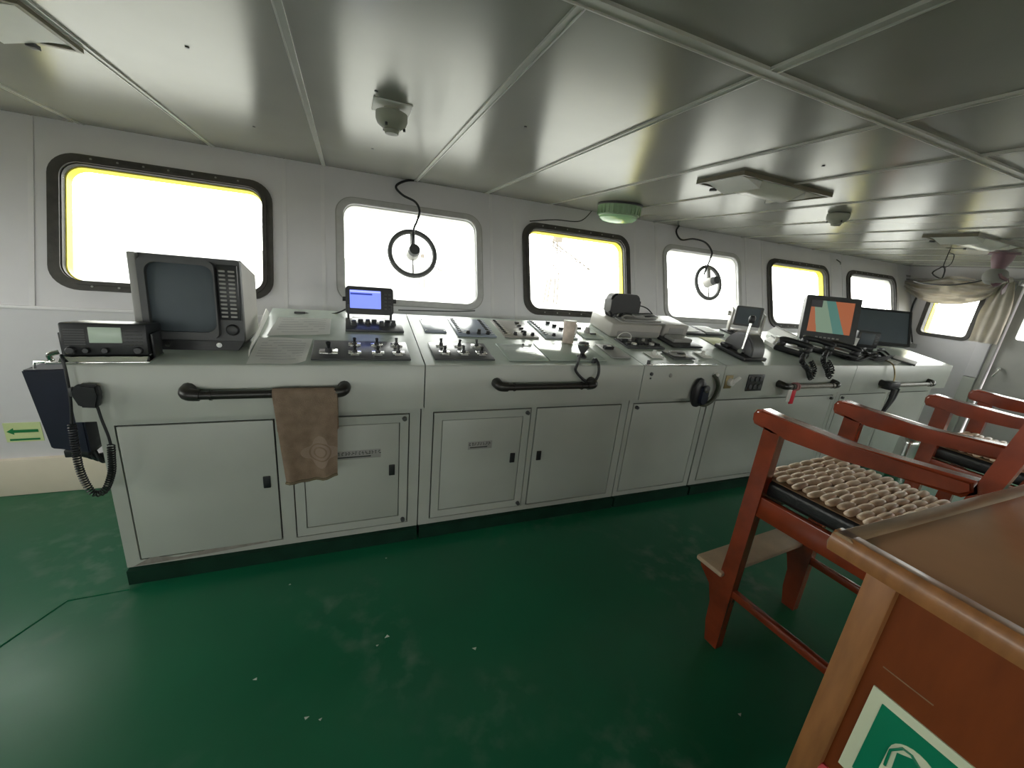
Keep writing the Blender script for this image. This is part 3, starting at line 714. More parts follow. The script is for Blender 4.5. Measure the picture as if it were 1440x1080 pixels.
# ---- radar, radio, microphone at the left end
pr = Vector((-.70, 2.36, Z0 - .002))
def radar():
    fx0 = ony(180, 362, 2.22).x; 
    t = thing('radar_display', 'boxy grey radar display with dark tube screen and keypad', 'radar display', (-.683, 2.24, Z0 - .002), rz=R_(-1))
    W, Hh, D0 = .405, .385, .07
    S = Rx(-4)
    M0 = T(0, 0, .045) @ S
    def bx(name, lo, hi, m, bev=.004, par=t): b = B(); b.box(lo, hi, bev); return b.build(name, m, par, matrix=M0 if par == t else None)
    # tapering cabinet behind the bezel
    b = B(); P0 = [(-W / 2, 0), (W / 2, 0), (W / 2, Hh), (-W / 2, Hh)]; P1 = [(-W / 2 + .05, .03), (W / 2 - .004, .02), (W / 2 - .004, Hh - .06), (-W / 2 + .05, Hh - .075)]
    v0 = [b.bm.verts.new((a, .06, c)) for a, c in P0]; v1 = [b.bm.verts.new((a, .36, c)) for a, c in P1]
    b.bm.faces.new(v0); b.bm.faces.new(v1[::-1])
    for i in range(4): j = (i + 1) % 4; b.bm.faces.new((v0[i], v0[j], v1[j], v1[i]))
    b.build('cabinet', 'lightbox', t, matrix=M0)
    scr = rrect(-W / 2 + .055, W / 2 - .100, .045, Hh - .035, .045)
    b = B(); b.prism([(p[0] * 1, p[1]) for p in rrect(-W / 2, W / 2, 0, Hh, .012)], .035, .065, 'y'); b.build('bezel', 'charcoal', t, matrix=M0)
    b = B(); b.ring(scr, rrect(-W / 2 + .03, W / 2 - .094, .015, Hh - .015, .03), .0, .036, 'y'); b.build('screen_surround', 'charcoal', t, matrix=M0)
    b = B(); b.box((-W / 2, .002, 0), (-W / 2 + .03, .036, Hh), .006); b.build('side_bezel', 'greyplas', t, matrix=M0)
    x0, x1, z0, z1 = -W / 2 + .055, W / 2 - .100, .045, Hh - .035
    def f(u, v):
        a, c = u * 2 - 1, v * 2 - 1; return Vector((x0 + (x1 - x0) * u, .034 - .026 * (1 - .5 * a * a - .5 * c * c), z0 + (z1 - z0) * v))
    b = B(); b.grid(f, 14, 14); b.build('tube_screen', 'screen', t, matrix=M0)
    kp = bx('keypad', (W / 2 - .090, .018, .105), (W / 2 - .008, .036, Hh - .025), 'black', .003)
    kb = B()
    key = None
    for i in range(2):
        for j in range(12):
            if key is None: bb = B(); bb.box((-.013, -.006, -.0045), (.013, .0, .0045), .0015, 1); key = bb.mesh('key', M['greyplas'])
            o = link('key', key, kp, T(W / 2 - .068 + i * .037, .018, .122 + j * .0190))
    b = B(); b.lathe([(.027, 0), (.027, .012), (.022, .022), (.015, .024)], (0, 0, 0), 20, 'z', Rx(90)); b.build('control_dial', 'black', t, matrix=M0 @ T(W / 2 - .045, .036, .058))
    b = B(); b.prism([(-W / 2 + .06, 0), (W / 2 - .03, 0), (W / 2, .047), (-W / 2 + .03, .047)], .03, .28, 'y'); b.build('pedestal', 'black', t)
    for x in (-.10, .10): b = B(); b.cyl((x, .031, .028), (x, .018, .028), .012, n=12); b.build('pedestal_screw', 'steel', t)
radar()
pj = onz(145, 512, Z0)
def radio():
    t = thing('marine_radio', 'black marine radio set with pale green screen on silver bracket', 'radio', (-.905, 2.035, Z0 - .002), rz=R_(3))
    W, h = .262, .128; K = T(0, 0, .026) @ Rx(-6)
    b = B(); b.box((-W / 2, 0, 0), (W / 2, .17, h), .008); bo = b.build('case', 'black', t, matrix=K)
    b = B(); b.box((-W / 2 + .085, -.003, .05), (W / 2 - .078, .002, h - .016), .002); b.build('lcd_screen', 'lcd', t, matrix=K)
    for j in range(7): b = B(); b.box((-W / 2 + .014, -.003, .042 + j * .0095), (-W / 2 + .075, .001, .046 + j * .0095)); b.build('speaker_slot', 'charcoal', t, matrix=K)
    for i in range(4):
        for j in range(5): b = B(); b.box((W / 2 - .070 + i * .015, -.004, .040 + j * .014), (W / 2 - .059 + i * .015, .0, .042 + j * .014), .001, 1); b.build('key', 'charcoal', t, matrix=K)
    for x, r in ((-W / 2 + .03, .015), (-W / 2 + .075, .011), (W / 2 - .03, .015), (.0, .012)):
        b = B(); b.lathe([(r, 0), (r, .012), (r * .8, .016)], (0, 0, 0), 14, 'z', Rx(90)); b.build('tuning_knob', 'black', t, matrix=K @ T(x, 0, .02))
    b = B(); b.box((-W / 2 - .035, -.035, 0), (W / 2 + .01, .14, .008), .002); b.build('base_plate', 'steel', t)
    b = B(); b.prism([(-.03, .008), (.004, .008), (.012, .025), (-.012, .024)], -W / 2, W / 2, 'x'); b.build('front_bracket', 'steel', t)
    for x in (-W / 2 - .012, W / 2 + .004): b = B(); b.box((x, .03, .008), (x + .008, .12, .11), .002); b.build('side_bracket', 'black', t)
    b = B(); b.tube([(-W / 2 - .02, -.02, .012), (-W / 2 - .02, -.03, .036), (-W / 2 + .004, -.02, .044)], .009, 8, smooth=4); b.build('microphone_socket', 'steel', t)
radio()
# hand microphone hung on the apron, with its coiled lead
pm = ony(130, 553, YF)
t = thing('hand_microphone', 'black hand microphone clipped on the apron with coiled lead', 'microphone', (pm.x, YF, pm.z))
b = B(); b.prism([(-.028, -.045), (.026, -.05), (.040, .0), (.036, .045), (-.02, .05), (-.042, .03), (-.044, .005)], -.046, -.012, 'y')
bmesh.ops.bevel(b.bm, geom=b.bm.edges[:], offset=.008, segments=2, affect='EDGES'); b.build('mic_body', 'black', t)
b = B(); b.box((-.014, -.014, -.02), (.014, 0, .02), .002); b.build('hang_clip', 'charcoal', t)
b = B(); b.box((-.05, -.04, .0), (-.040, -.018, .035), .003); b.build('talk_key', 'charcoal', t)
def apx(px, py, y=YF - .03): q = ony(px, py, y); return q - Vector((pm.x, YF, pm.z))
b = B(); b.tube([apx(137, 572), apx(143, 590), apx(152, 612), apx(156, 626)], .005, 8, smooth=5)
b.tube([apx(90, 505, YF + .02), apx(86, 500, YF - .02), apx(92, 520, YF - .03), apx(99, 560), apx(101, 596)], .005, 8, smooth=5); b.build('plain_lead', 'black', t)
b = B(); b.tube(coil([apx(101, 596), apx(106, 630), apx(114, 665), apx(130, 692), apx(147, 690), apx(157, 665), apx(157, 640), apx(156, 626)], .011, .0032, 54), .0032, 5); b.build('coiled_lead', 'black', t)
# black ribbed box hanging off the left end
p0, p1 = ony(36, 520, 2.30), ony(100, 520, 2.30)
t = thing('hanging_equipment_box', 'navy black flat equipment box hung on the console end', 'equipment box', (-1.03, 2.06, .70))
b = B(); b.prism([(-.150, .345), (0, .35), (0, -.02), (-.06, .0), (-.118, .01)], .0, .16, 'y')
bmesh.ops.bevel(b.bm, geom=b.bm.edges[:], offset=.005, segments=2, affect='EDGES'); b.build('box_body', 'navy', t)
b = B(); b.box((-.09, .01, -.04), (-.01, .12, -.005), .006); b.build('cable_gland', 'black', t)
b = B(); b.tube([(-.125, .03, .335), (-.12, .03, .372), (-.03, .03, .378), (.012, .03, .378)], .006, 8); b.build('hanging_bracket', 'steel', t)
b = B()
for i in range(4): b.tube([(-.07 + i * .02, .05, -.03), (-.04 + i * .015, .06, -.06 - .01 * i), (.0, .10 + .02 * i, -.07 - .012 * i), (.05, .16, -.06)], .008, 7, smooth=5)
b.build('cable', 'black', t)

# ---- papers
def paper(label, pts_px, lift=.004, curl=0, lines=8):
    P = [ontop(*p, h=lift) for p in pts_px]      # fl, fr, br, bl
    c = sum(P, Vector()) / 4; t = thing('paper_sheet', label, 'paper', c, group='loose papers on the console')
    def f(u, v):
        q = P[0].lerp(P[1], u).lerp(P[3].lerp(P[2], u), v) - c; e = max(0, u - .75) / .25; q.z += curl * e * e * (1 - v) + .0015 * math.sin(u * 7 + v * 5); return q
    b = B(); b.grid(f, 12, 12); bmesh.ops.solidify(b.bm, geom=b.bm.faces[:], thickness=-.0015); b.build('sheet', 'paper', t, 60)
    b = B()
    for j in range(lines):
        v = .14 + .72 * j / max(1, lines - 1); a = [f(.1 + .8 * k / 8, v) + Vector((0, 0, .002)) for k in range(9)]; a2 = [f(.1 + .8 * k / 8, v + .018) + Vector((0, 0, .002)) for k in range(9)]
        va = [b.bm.verts.new(q) for q in a]; vb = [b.bm.verts.new(q) for q in a2]
        for k in range(8):
            if (k + j) % 7: b.bm.faces.new((va[k], va[k + 1], vb[k + 1], vb[k]))
    b.build('printed_rows', 'greyink', t)
paper('curled printed sheet lying beside the seven-switch panel', [(346, 512), (430, 511), (440, 476), (364, 474)], .006, .012)
paper('printed sheet lying further back behind the curled one', [(375, 472), (464, 470), (466, 448), (392, 446)], .004, 0, 6)
p = ontop(385, 470); 
t = thing('clear_folder', 'upright clear plastic folder at the edge of the sloping desk', 'folder', (XSL, 2.10, Z0))
b = B(); b.prism([(.0, .0), (.50, .008), (.56, .14), (.50, .165), (.02, .035)], -.006, -.001, 'x'); b.build('sleeve', 'white', t)
# ---- small display with blue screen
pg = ontop(520, 446)
t = thing('navigation_display', 'small black navigation display with lit blue screen', 'display', (pg.x, 2.60, topz(2.60)), rz=R_(3))
K = T(0, 0, .046) @ Rx(-10)
W, h = .275, .165
b = B(); b.prism(rrect(-W / 2, W / 2, 0, h, .02), 0, .055, 'y'); b.build('case', 'black', t, matrix=K)
b = B(); b.prism(rrect(-W / 2 + .022, W / 2 - .075, .035, h - .022, .004), -.003, .002, 'y'); sc = b.build('lit_screen', mat('lit_blue_screen', (.2, .25, .6), .3, emit=((.20, .27, .90), .9)), t, matrix=K)
b = B(); b.box((-W / 2 + .026, -.004, h - .050), (W / 2 - .125, -.003, h - .040)); b.build('highlight_bar', mat('screen_dark_blue', (.03, .05, .3), .3, emit=((.03, .06, .45), .6)), sc)
b = B(); b.box((-W / 2 + .024, -.0038, h - .034), (W / 2 - .078, -.003, h - .026)); b.build('title_bar', mat('screen_pale_blue', (.4, .45, .8), .3, emit=((.45, .50, .95), .9)), sc)
for i in range(2):
    for j in range(5): b = B(); b.box((W / 2 - .055 + i * .024, -.004, .03 + j * .022), (W / 2 - .039 + i * .024, .0, .042 + j * .022), .002, 1); b.build('key', 'charcoal', t, matrix=K)
b = B(); b.box((-.10, -.01, 0), (.10, .07, .008), .002).box((-.13, .015, 0), (-.118, .045, .10), .002).box((.118, .015, 0), (.13, .045, .10), .002).box((-.13, .015, 0), (.13, .045, .008)); b.build('yoke_bracket', 'charcoal', t, matrix=Rx(math.degrees(SL)))
for s in (-1, 1): b = B(); b.cyl((s * .13, .03, .13), (s * .155, .03, .13), .014, n=12); b.build('clamp_knob', 'black', t)
b = B(); b.tube([(-.05, .06, .12), (-.18, .14, .03), (-.30, .14, .015), (-.36, .135, .02)], .005, 7, smooth=6); b.box((-.42, .12, .01), (-.36, .15, .028), .003); b.build('power_lead', 'black', t)

# ---- mug
pu = ontop(798, 482)
t = thing('enamel_mug', 'tall pale mug with worn red pattern standing on the console', 'mug', pu, rz=R_(20))
b = B(); b.lathe([(.034, .0), (.037, .004), (.040, .10), (.042, .150), (.0385, .150), (.036, .1), (.033, .006), (.001, .006)], (0, 0, 0), 28); b.build('cup', mat('worn_mug_glaze', (.66, .55, .48), .35, var=.22, vscale=22), t)
b = B(); b.tube([(.039, 0, .125), (.068, 0, .12), (.074, 0, .08), (.062, 0, .05), (.038, 0, .045)], .007, 8, smooth=6); b.build('cup_handle', 'white', t)
b = B(); b.lathe([(.0425, .148), (.0435, .152), (.0415, .153), (.040, .150)], (0, 0, 0), 28); b.build('rim_band', 'white', t)
# ---- desk microphone with its loop of cable
pq = ontop(818, 503)
t = thing('desk_microphone', 'black desk microphone with a loop of cable over the apron', 'microphone', pq)
b = B(); b.lathe([(.03, 0), (.03, .012), (.018, .02), (.014, .03)], (0, 0, 0), 18); b.build('foot', 'black', t)
b = B(); b.lathe([(.012, .03), (.020, .04), (.034, .065), (.036, .085), (.028, .10), (.012, .105)], (0, 0, 0), 20); b.build('mic_head', 'charcoal', t)
b = B(); b.lathe([(.0365, .080), (.038, .083), (.038, .088), (.0355, .09)], (0, 0, 0), 20); b.build('chrome_ring', 'steel', t)
def rel(px, py, y): return ony(px, py, y) - pq
b = B(); b.tube([(-.02, -.01, .02), rel(812, 512, YF - .012), rel(810, 522, YF - .02), rel(822, 535, YF - .03), rel(833, 539, YF - .03), rel(841, 528, YF - .025), rel(842, 514, YF - .015), rel(838, 505, YF + .02)], .0085, 10, smooth=8); b.build('cable_loop', 'black', t)
b = B(); q = rel(836, 502, YF + .03); q.z = topz(YF + .03) - pq.z; b.lathe([(.014, 0), (.014, .02), (.008, .03)], q, 14); b.build('cable_socket', 'black', t)

# ---- equipment housing with black hood
a, c, d = ontop(857, 474), ontop(924, 475), ontop(826, 449)
t = thing('equipment_housing', 'pale metal housing with slanted sides carrying cables and papers', 'equipment housing', matrix=TM(Vector((a.x, a.y, topz(a.y)))))
W1 = c.x - a.x; Dh = min(.42, (YBK - a.y) / math.cos(SL) - .005)
b = B(); b.box((0, 0, 0), (W1, Dh, .105), .012, 3); b.build('housing_body', 'lightbox', t)
b = B(); b.box((.06, -.006, .012), (W1 - .02, .004, .05), .003); b.build('front_plate', 'greyplas', t)
b = B(); b.box((.10, .03, .105), (W1 + .05, .22, .117), .004).box((.14, .05, .117), (W1 + .02, .24, .127), .003); b.build('paper_stack', 'greyplas', t)
a2, c2 = ontop(930, 475), ontop(959, 475)
t2 = thing('speaker_box', 'plain pale metal box to the right of the hooded housing', 'equipment housing', matrix=TM(Vector((a2.x, a2.y, topz(a2.y)))))
W2 = c2.x - a2.x + .02
b = B(); b.box((0, 0, 0), (W2, .26, .11), .014, 3); b.build('box_body', 'lightbox', t2)
b = B(); b.box((W2 * .2, -.004, .02), (W2 * .8, .003, .085), .002); b.build('front_plate', 'greyplas', t2)
ph = ontop(880, 452, .105)
t3 = thing('compass_hood', 'black rounded viewing hood standing on the pale housing', 'hood', matrix=T(2.0, 2.60, topz(2.60) + .108))
b = B(); b.prism(rrect(-.138, .138, 0, .185, .05, 8), .0, .09, 'y'); bmesh.ops.bevel(b.bm, geom=[e for e in b.bm.edges if abs(e.verts[0].co.y - e.verts[1].co.y) < 1e-6], offset=.014, segments=3, affect='EDGES'); b.build('hood_shell', 'black', t3)
b = B(); b.box((-.10, -.012, 0), (.10, .0, .03), .004); b.build('hood_clip', 'charcoal', t3)
t4 = thing('cable_bundle', 'bundle of grey and black cables lying across the pale housing', 'cable', matrix=TM(Vector((a.x, a.y, topz(a.y) + .128))))
for i in range(4):
    b = B(); b.tube([(.12, .05 + .03 * i, .006), (.2, .10 + .03 * i, .012 + .006 * (i % 2)), (W1 * .7, .06 + .035 * i, .010), (W1 + .0, .09 + .03 * i, .012), (W1 + .06, .13 + .02 * i, .004)], .0075, 8, smooth=6); b.build('cable', 'black' if i % 2 else 'greyplas', t4)
b = B(); b.tube([(W1 * .62, .2, .01), (W1 * .8, .22, .06), (W1 * .98, .2, .05), (W1 + .05, .16, -.0)], .005, 7, smooth=6); b.build('arching_cable', 'black', t4)
b = B(); b.box((W1 * .5, .04, .018), (W1 * .5 + .09, .09, .03), .003); b.build('junction_clip', 'greyplas', t4)
pk = ontop(876, 482)
t = thing('pushbutton_cover', 'small clear half-round cover over a dark switch', 'switch', matrix=TM(pk))
b = B(); b.box((-.025, -.015, 0), (.025, .015, .035), .004); b.build('switch_block', 'black', t)
b = B(); b.tube([(-.06, 0, .036)] + [(.06 * -math.cos(R_(k)), 0, .036 + .045 * math.sin(R_(k))) for k in range(15, 180, 15)] + [(.06, 0, .036)], .003, 6); b.box((-.06, -.003, .034), (.06, .003, .038)); b.build('clear_guard', 'white', t)

# ---- engine telegraph
pe = ontop(1063, 509)
t = thing('engine_telegraph', 'grey domed engine telegraph with chrome lever and black grip', 'engine telegraph', matrix=TM(Vector((pe.x, pe.y, topz(pe.y))) ))
b = B(); b.box((-.13, 0, 0), (.11, .30, .03), .008); b.build('base', 'black', t)
b = B(); r = .13
prof = [(.15 + r * math.cos(R_(k)) * 1.05, .03 + r * math.sin(R_(k)) * 1.12) for k in range(0, 181, 12)]
b.prism(prof, -.06, .085, 'x'); bmesh.ops.bevel(b.bm, geom=[e for e in b.bm.edges if abs(e.verts[0].co.x - e.verts[1].co.x) < 1e-6], offset=.012, segments=2, affect='EDGES'); b.build('dome', mat('dull_grey_dome', (.22, .22, .23), .32, .6, var=.1), t, 50)
b = B(); b.box((-.115, .19, .03), (-.06, .27, .06), .012); b.build('side_cap', 'black', t)
b = B(); b.cyl((-.080, .09, .05), (-.055, .13, .27), .009, n=12); b.build('lever', 'steel', t)
b = B(); b.cyl((-.062, .09, .05), (-.10, .09, .05), .02, n=16); b.build('pivot', 'steel', t)
b = B(); b.lathe([(.016, 0), (.022, .01), (.024, .04), (.018, .055), (.008, .06)], (0, 0, 0), 16, mt=T(-.056, .128, .26) @ Rx(-10)); b.build('grip', 'black', t)

# ---- small monitor on bracket behind it
ps = ontop(1058, 462)
t = thing('small_monitor', 'small square grey monitor on a swivel bracket', 'monitor', (3.40, 2.64, topz(2.64)), rz=R_(-42))
b = B(); b.prism(rrect(-.10, .12, .085, .265, .012), 0, .10, 'y'); b.build('case', 'greyplas', t)
b = B(); b.ring(rrect(-.085, .10, .105, .25, .006), rrect(-.10, .12, .085, .265, .012), -.008, .0, 'y'); b.build('bezel', 'charcoal', t)
b = B(); b.box((-.085, -.003, .105), (.10, .002, .25)); b.build('screen', 'screen', t)
b = B(); b.box((-.135, -.01, 0), (-.115, .11, .23), .006).box((-.13, -.01, 0), (.15, .11, .03), .004).box((.135, .0, 0), (.15, .10, .20), .004); b.build('yoke_bracket', 'lightbox', t, matrix=Rx(math.degrees(SL)))
b = B(); b.cyl((-.13, .03, .185), (-.16, .03, .185), .022, n=14); b.build('clamp_knob', 'steel', t)

# ---- chart display
pl_ = ontop(1163, 489)
t = thing('chart_display', 'flat grey monitor showing an orange and green sea chart', 'monitor', (4.37, 2.48, topz(2.48)), rz=R_(-42))
K = T(0, 0, .022) @ Rx(-17); W, h = .46, .45
b = B(); b.prism(rrect(-W / 2, W / 2, 0, h, .012), 0, .07, 'y'); b.build('case', 'greyplas', t, matrix=K)
b = B(); b.ring(rrect(-W / 2 + .05, W / 2 - .05, .085, h - .045, .004), rrect(-W / 2, W / 2, 0, h, .012), -.014, .0, 'y'); b.build('bezel', 'charcoal', t, matrix=K)
b = B(); b.box((-W / 2 + .05, -.006, .085), (W / 2 - .05, .001, h - .045)); b.build('chart_screen', 'chart', t, matrix=K)
b = B(); b.box((-.14, .02, 0), (.14, .24, .02), .006).box((-.06, .11, .015), (.06, .15, .2), .006); b.build('stand', 'charcoal', t, matrix=Rx(math.degrees(SL)))
for i in range(6): b = B(); b.box((-.10 + i * .035, -.018, .03), (-.078 + i * .035, -.013, .042), .001, 1); b.build('menu_button', 'greyplas', t, matrix=K)
# ---- dark monitor to the right of it
t = thing('dark_monitor', 'large black monitor switched off beside the chart display', 'monitor', (5.25, 2.46, topz(2.46)), rz=R_(-30))
K = T(0, 0, .022) @ Rx(-20); W, h = .58, .385
b = B(); b.prism(rrect(-W / 2, W / 2, 0, h, .01), 0, .05, 'y'); b.build('case', 'charcoal', t, matrix=K)
b = B(); b.ring(rrect(-W / 2 + .022, W / 2 - .022, .03, h - .022, .004), rrect(-W / 2, W / 2, 0, h, .01), -.010, 0, 'y'); b.build('bezel', 'black', t, matrix=K)
b = B(); b.box((-W / 2 + .022, -.004, .03), (W / 2 - .022, .001, h - .022)); b.build('screen', 'screen', t, matrix=K)
b = B(); b.box((-.14, .02, 0), (.14, .22, .015), .005).box((-.04, .12, .01), (.04, .155, .2), .005); b.build('stand', 'black', t, matrix=Rx(math.degrees(SL)))
# small black unit in front
pz = ontop(1217, 496)
t = thing('echo_unit', 'small black box display standing before the dark monitor', 'display', (4.76, 2.33, topz(2.33)), rz=R_(-30))
b = B(); b.box((-.10, 0, .03), (.10, .10, .19), .01); b.build('case', 'black', t)
b = B(); b.box((-.075, -.003, .06), (.05, .002, .17), .002); b.build('screen', 'screen', t)
b = B(); b.box((-.08, .01, 0), (.08, .09, .035), .004); b.build('foot', 'charcoal', t, matrix=Rx(math.degrees(SL)))
for j in range(3): b = B(); b.box((.062, -.003, .07 + .03 * j), (.085, .001, .088 + .03 * j), .001, 1); b.build('key', 'charcoal', t)

# ---- telephones
def phone(px, py, rz, label, m='black', cord=None):
    p = ontop(px, py); t = thing('telephone', label, 'telephone', matrix=TM(p, rz), group='telephones on the console')
    b = B(); b.box((-.09, -.12, 0), (.09, .14, .05), .014); b.build('cradle', m, t)
    b = B(); b.tube([(0, -.115, .078), (0, -.09, .090), (0, 0, .096), (0, .09, .090), (0, .12, .078)], [.024, .028, .022, .028, .024], 12, smooth=4); hs = b.build('handset', 'black', t)
    for y in (-.095, .10): b = B(); b.lathe([(.034, .051), (.034, .066), (.026, .082)], (0, y, 0), 16); b.build('earpiece', 'black', hs)
    b = B(); b.box((-.08, -.04, .05), (-.036, .07, .052)); b.build('number_card', 'paper', t)
    if cord:
        inv = t.matrix_world.inverted(); pts = [inv @ ony(q[0], q[1], q[2]) for q in cord]
        b = B(); b.tube(coil([(0, -.09, .03)] + pts, .015, .0055, 40), .0055, 6); b.build('coiled_lead', 'black', t)
    return t
phone(1113, 496, 32, 'black telephone with a white number card beside the telegraph', cord=[(1128, 508, YF - .01), (1136, 520, YF - .035), (1140, 532, YF - .035), (1145, 520, YF - .03), (1140, 508, YF - .01)])
phone(1145, 493, 34, 'black telephone below the chart display, second from the telegraph', cord=[(1158, 506, YF - .01), (1163, 520, YF - .035), (1166, 530, YF - .035), (1170, 520, YF - .03), (1164, 508, YF - .01)])
phone(1181, 500, 36, 'black telephone nearest the small box display')
# radio handset tray with cups and leads near the chart display
for (px, py, m, lab, r, h) in ((1181, 485, 'bluecup', 'small blue cup standing under the chart display', .04, .085), (1196, 489, 'white', 'small white cup standing beside the blue one', .045, .10), (1093, 484, 'white', 'small white plastic jar beside the telegraph', .03, .07), (1150, 478, 'white', 'small white cap-topped bottle at the chart display foot', .025, .08)):
    p = ontop(px, py); t = thing('cup', lab, 'cup', p)
    b = B(); b.lathe([(r * .75, 0), (r, h), (r * .93, h), (r * .7, .006), (.001, .006)], (0, 0, 0), 20); b.build('cup_wall', m, t)
    b = B(); b.lathe([(r, h - .006), (r * 1.06, h - .002), (r, h + .002)], (0, 0, 0), 20); b.build('rim', 'white', t)
p0 = ontop(1215, 498)
for k, (pts, lab) in enumerate((([(1200, 500), (1212, 496), (1225, 501), (1238, 497), (1246, 503)], 'tangle of black leads before the small box display'), ([(1188, 504), (1204, 507), (1218, 503), (1232, 507), (1250, 505)], 'black lead snaking beside the nearest telephone'))):
    t = thing('cable_tangle', lab, 'cable', p0)
    for j in range(3):
        P = [ontop(a + 4 * math.sin(j * 2 + i), b_ - j * 2, .012 + .01 * ((i + j) % 3)) - p0 for i, (a, b_) in enumerate(pts)]
        b = B(); b.tube(P, .009, 7, smooth=6); b.build('lead', 'flex', t)
    for j in range(3):
        q = ontop(pts[1 + j][0], pts[1 + j][1] - 3, .0) - p0; b = B(); b.box((q.x - .03, q.y - .02, q.z), (q.x + .03, q.y + .02, q.z + .035), .008); b.build('plug', 'charcoal', t)
# charts and binders leaning between small monitor and phones
for k, (q, lab, m) in enumerate((((((1078, 470), (1105, 485), (1120, 478), (1090, 463))), 'white open binder lying behind the telephones', 'paper'), (((1074, 482), (1087, 490), (1097, 485), (1083, 477)), 'pale folded chart lying beside the telegraph', 'white'))):
    P = [ontop(*e) for e in q]; c = sum(P, Vector()) / 4; t = thing('binder' if k == 0 else 'folded_chart', lab, 'binder' if k == 0 else 'chart', c)
    b = B(); lo = [b.bm.verts.new(e - c) for e in P]; up = [b.bm.verts.new(e - c + Vector((0, 0, .03))) for e in P]
    b.bm.faces.new(lo); b.bm.faces.new(up)
    for i in range(4): j = (i + 1) % 4; b.bm.faces.new((lo[i], lo[j], up[j], up[i]))
    b.build('cover', m, t); b = B(); d_ = (P[3] - P[0]).normalized() * .03
    b.tube([P[3] - c + Vector((0, 0, .034)), P[2] - c + Vector((0, 0, .034))], .006, 6); b.build('spine', 'greyplas', t)
# keyboard and trackball bits on the end section
t = thing('notepad', 'dark notepad lying near the right end of the console', 'notepad', matrix=TM(ontop(1284, 512), 20))
b = B(); b.box((-.10, -.02, 0), (.10, .16, .014), .003); b.build('cover', 'charcoal', t); b = B(); b.box((-.096, -.016, .014), (.096, .15, .018)); b.build('page', 'greyplas', t)
t = thing('log_sheet', 'white log sheet on the end of the console', 'paper', matrix=TM(ontop(1262, 509), 15))
b = B(); b.box((-.16, -.02, 0), (.16, .22, .003)); b.build('sheet', 'paper', t); b = B()
for j in range(7): b.box((-.13, .01 + .028 * j, .003), (.12, .014 + .028 * j, .0034))
b.build('printed_rows', 'greyink', t)

# ---- things on the apron
ph = ony(979, 551, YF)
t = thing('wall_handset', 'black oval handset hooked on the apron with thick cord', 'handset', (ph.x, YF, ph.z))
b = B(); b.lathe([(.001, -.004), (.055, -.004), (.062, -.014), (.060, -.03), (.045, -.042), (.001, -.046)], (0, 0, 0), 24, 'y', Matrix.Diagonal((1, 1, 1.72, 1))); b.build('shell', 'black', t)
b = B(); b.prism(rrect(-.012, .046, -.075, .055, .02), -.068, -.042, 'y'); bmesh.ops.bevel(b.bm, geom=b.bm.edges[:], offset=.006, segments=2, affect='EDGES'); b.build('talk_grip', 'navy', t)
b = B(); b.lathe([(.026, -.066), (.026, -.074), (.02, -.078)], (.016, 0, .04), 18, 'y'); b.build('earpiece', 'charcoal', t)
def r2(px, py, y=YF - .025): return ony(px, py, y) - Vector((ph.x, YF, ph.z))
b = B(); b.tube([r2(1004, 527, YF - .004), r2(1008, 533), r2(1010, 545), r2(1003, 561), r2(992, 569), r2(984, 568)], .015, 10, smooth=8); b.build('thick_cord', mat('olive_cord', (.045, .05, .03), .5), t)
b = B(); b.lathe([(.012, 0), (.012, -.03), (.006, -.034)], r2(1005, 526, YF), 14, 'y'); b.build('hook', 'white', t)
pk = ony(1024, 537, YF)
b = B(); b.box((-.035, -.006, -.05), (.035, 0, .05), .003); t = part_of(b.build('rotary_switch', 'brass'), pk.x, T(pk.x, YF, pk.z), 'cream rotary knob on a brass plate on the apron')
b = B(); b.lathe([(.03, -.006), (.026, -.03), (.02, -.034)], (.01, 0, 0), 16, 'y'); b.tube([(.01, -.03, 0), (.035, -.045, .035), (.045, -.048, .048)], .014, 8); b.build('knob', 'white', t)
pk = ony(1061, 538, YF)
b = B(); b.box((-.085, -.008, -.065), (.085, 0, .065), .004); t = part_of(b.build('socket_panel', 'black'), pk.x, T(pk.x, YF, pk.z), 'black square socket panel let into the apron')
for i in range(3):
    for j in range(2): b = B(); b.lathe([(.018, -.008), (.018, -.014), (.012, -.015)], (-.05 + .05 * i, 0, -.03 + .06 * j), 14, 'y'); b.build('socket', 'charcoal', t)
pk = ony(915, 530, YF)
b = B(); b.lathe([(.012, 0), (.012, -.008), (.008, -.010)], (0, 0, .02), 12, 'y'); t = part_of(b.build('key_lock', 'charcoal'), pk.x, T(pk.x, YF, pk.z), 'small dark key lock at the corner of the apron'); b = B(); b.lathe([(.006, 0), (.006, -.004), (.004, -.005)], (0, 0, -.01), 10, 'y'); b.build('screw', 'charcoal', t)
pk = ony(943, 528, YF)
b = B(); b.lathe([(.014, 0), (.014, -.004), (.008, -.008), (.004, -.008)], (0, 0, 0), 12, 'y'); t = part_of(b.build('indicator_stud', 'greyplas'), pk.x, T(pk.x, YF, pk.z), 'tiny grey stud on the apron above the cabinet')
# stainless edge strip on section C
b = B(); b.box((0, -.003, -.004), (.62, .022, .003), .001); t = part_of(b.build('edge_strip', 'steel'), 2.0, T(1.77, YF, Z0), 'bright steel strip along the apron edge')
b = B(); b.cyl((.02, .01, .003), (.02, .01, .03), .012, .01, n=12); b.build('end_stud', 'charcoal', t)
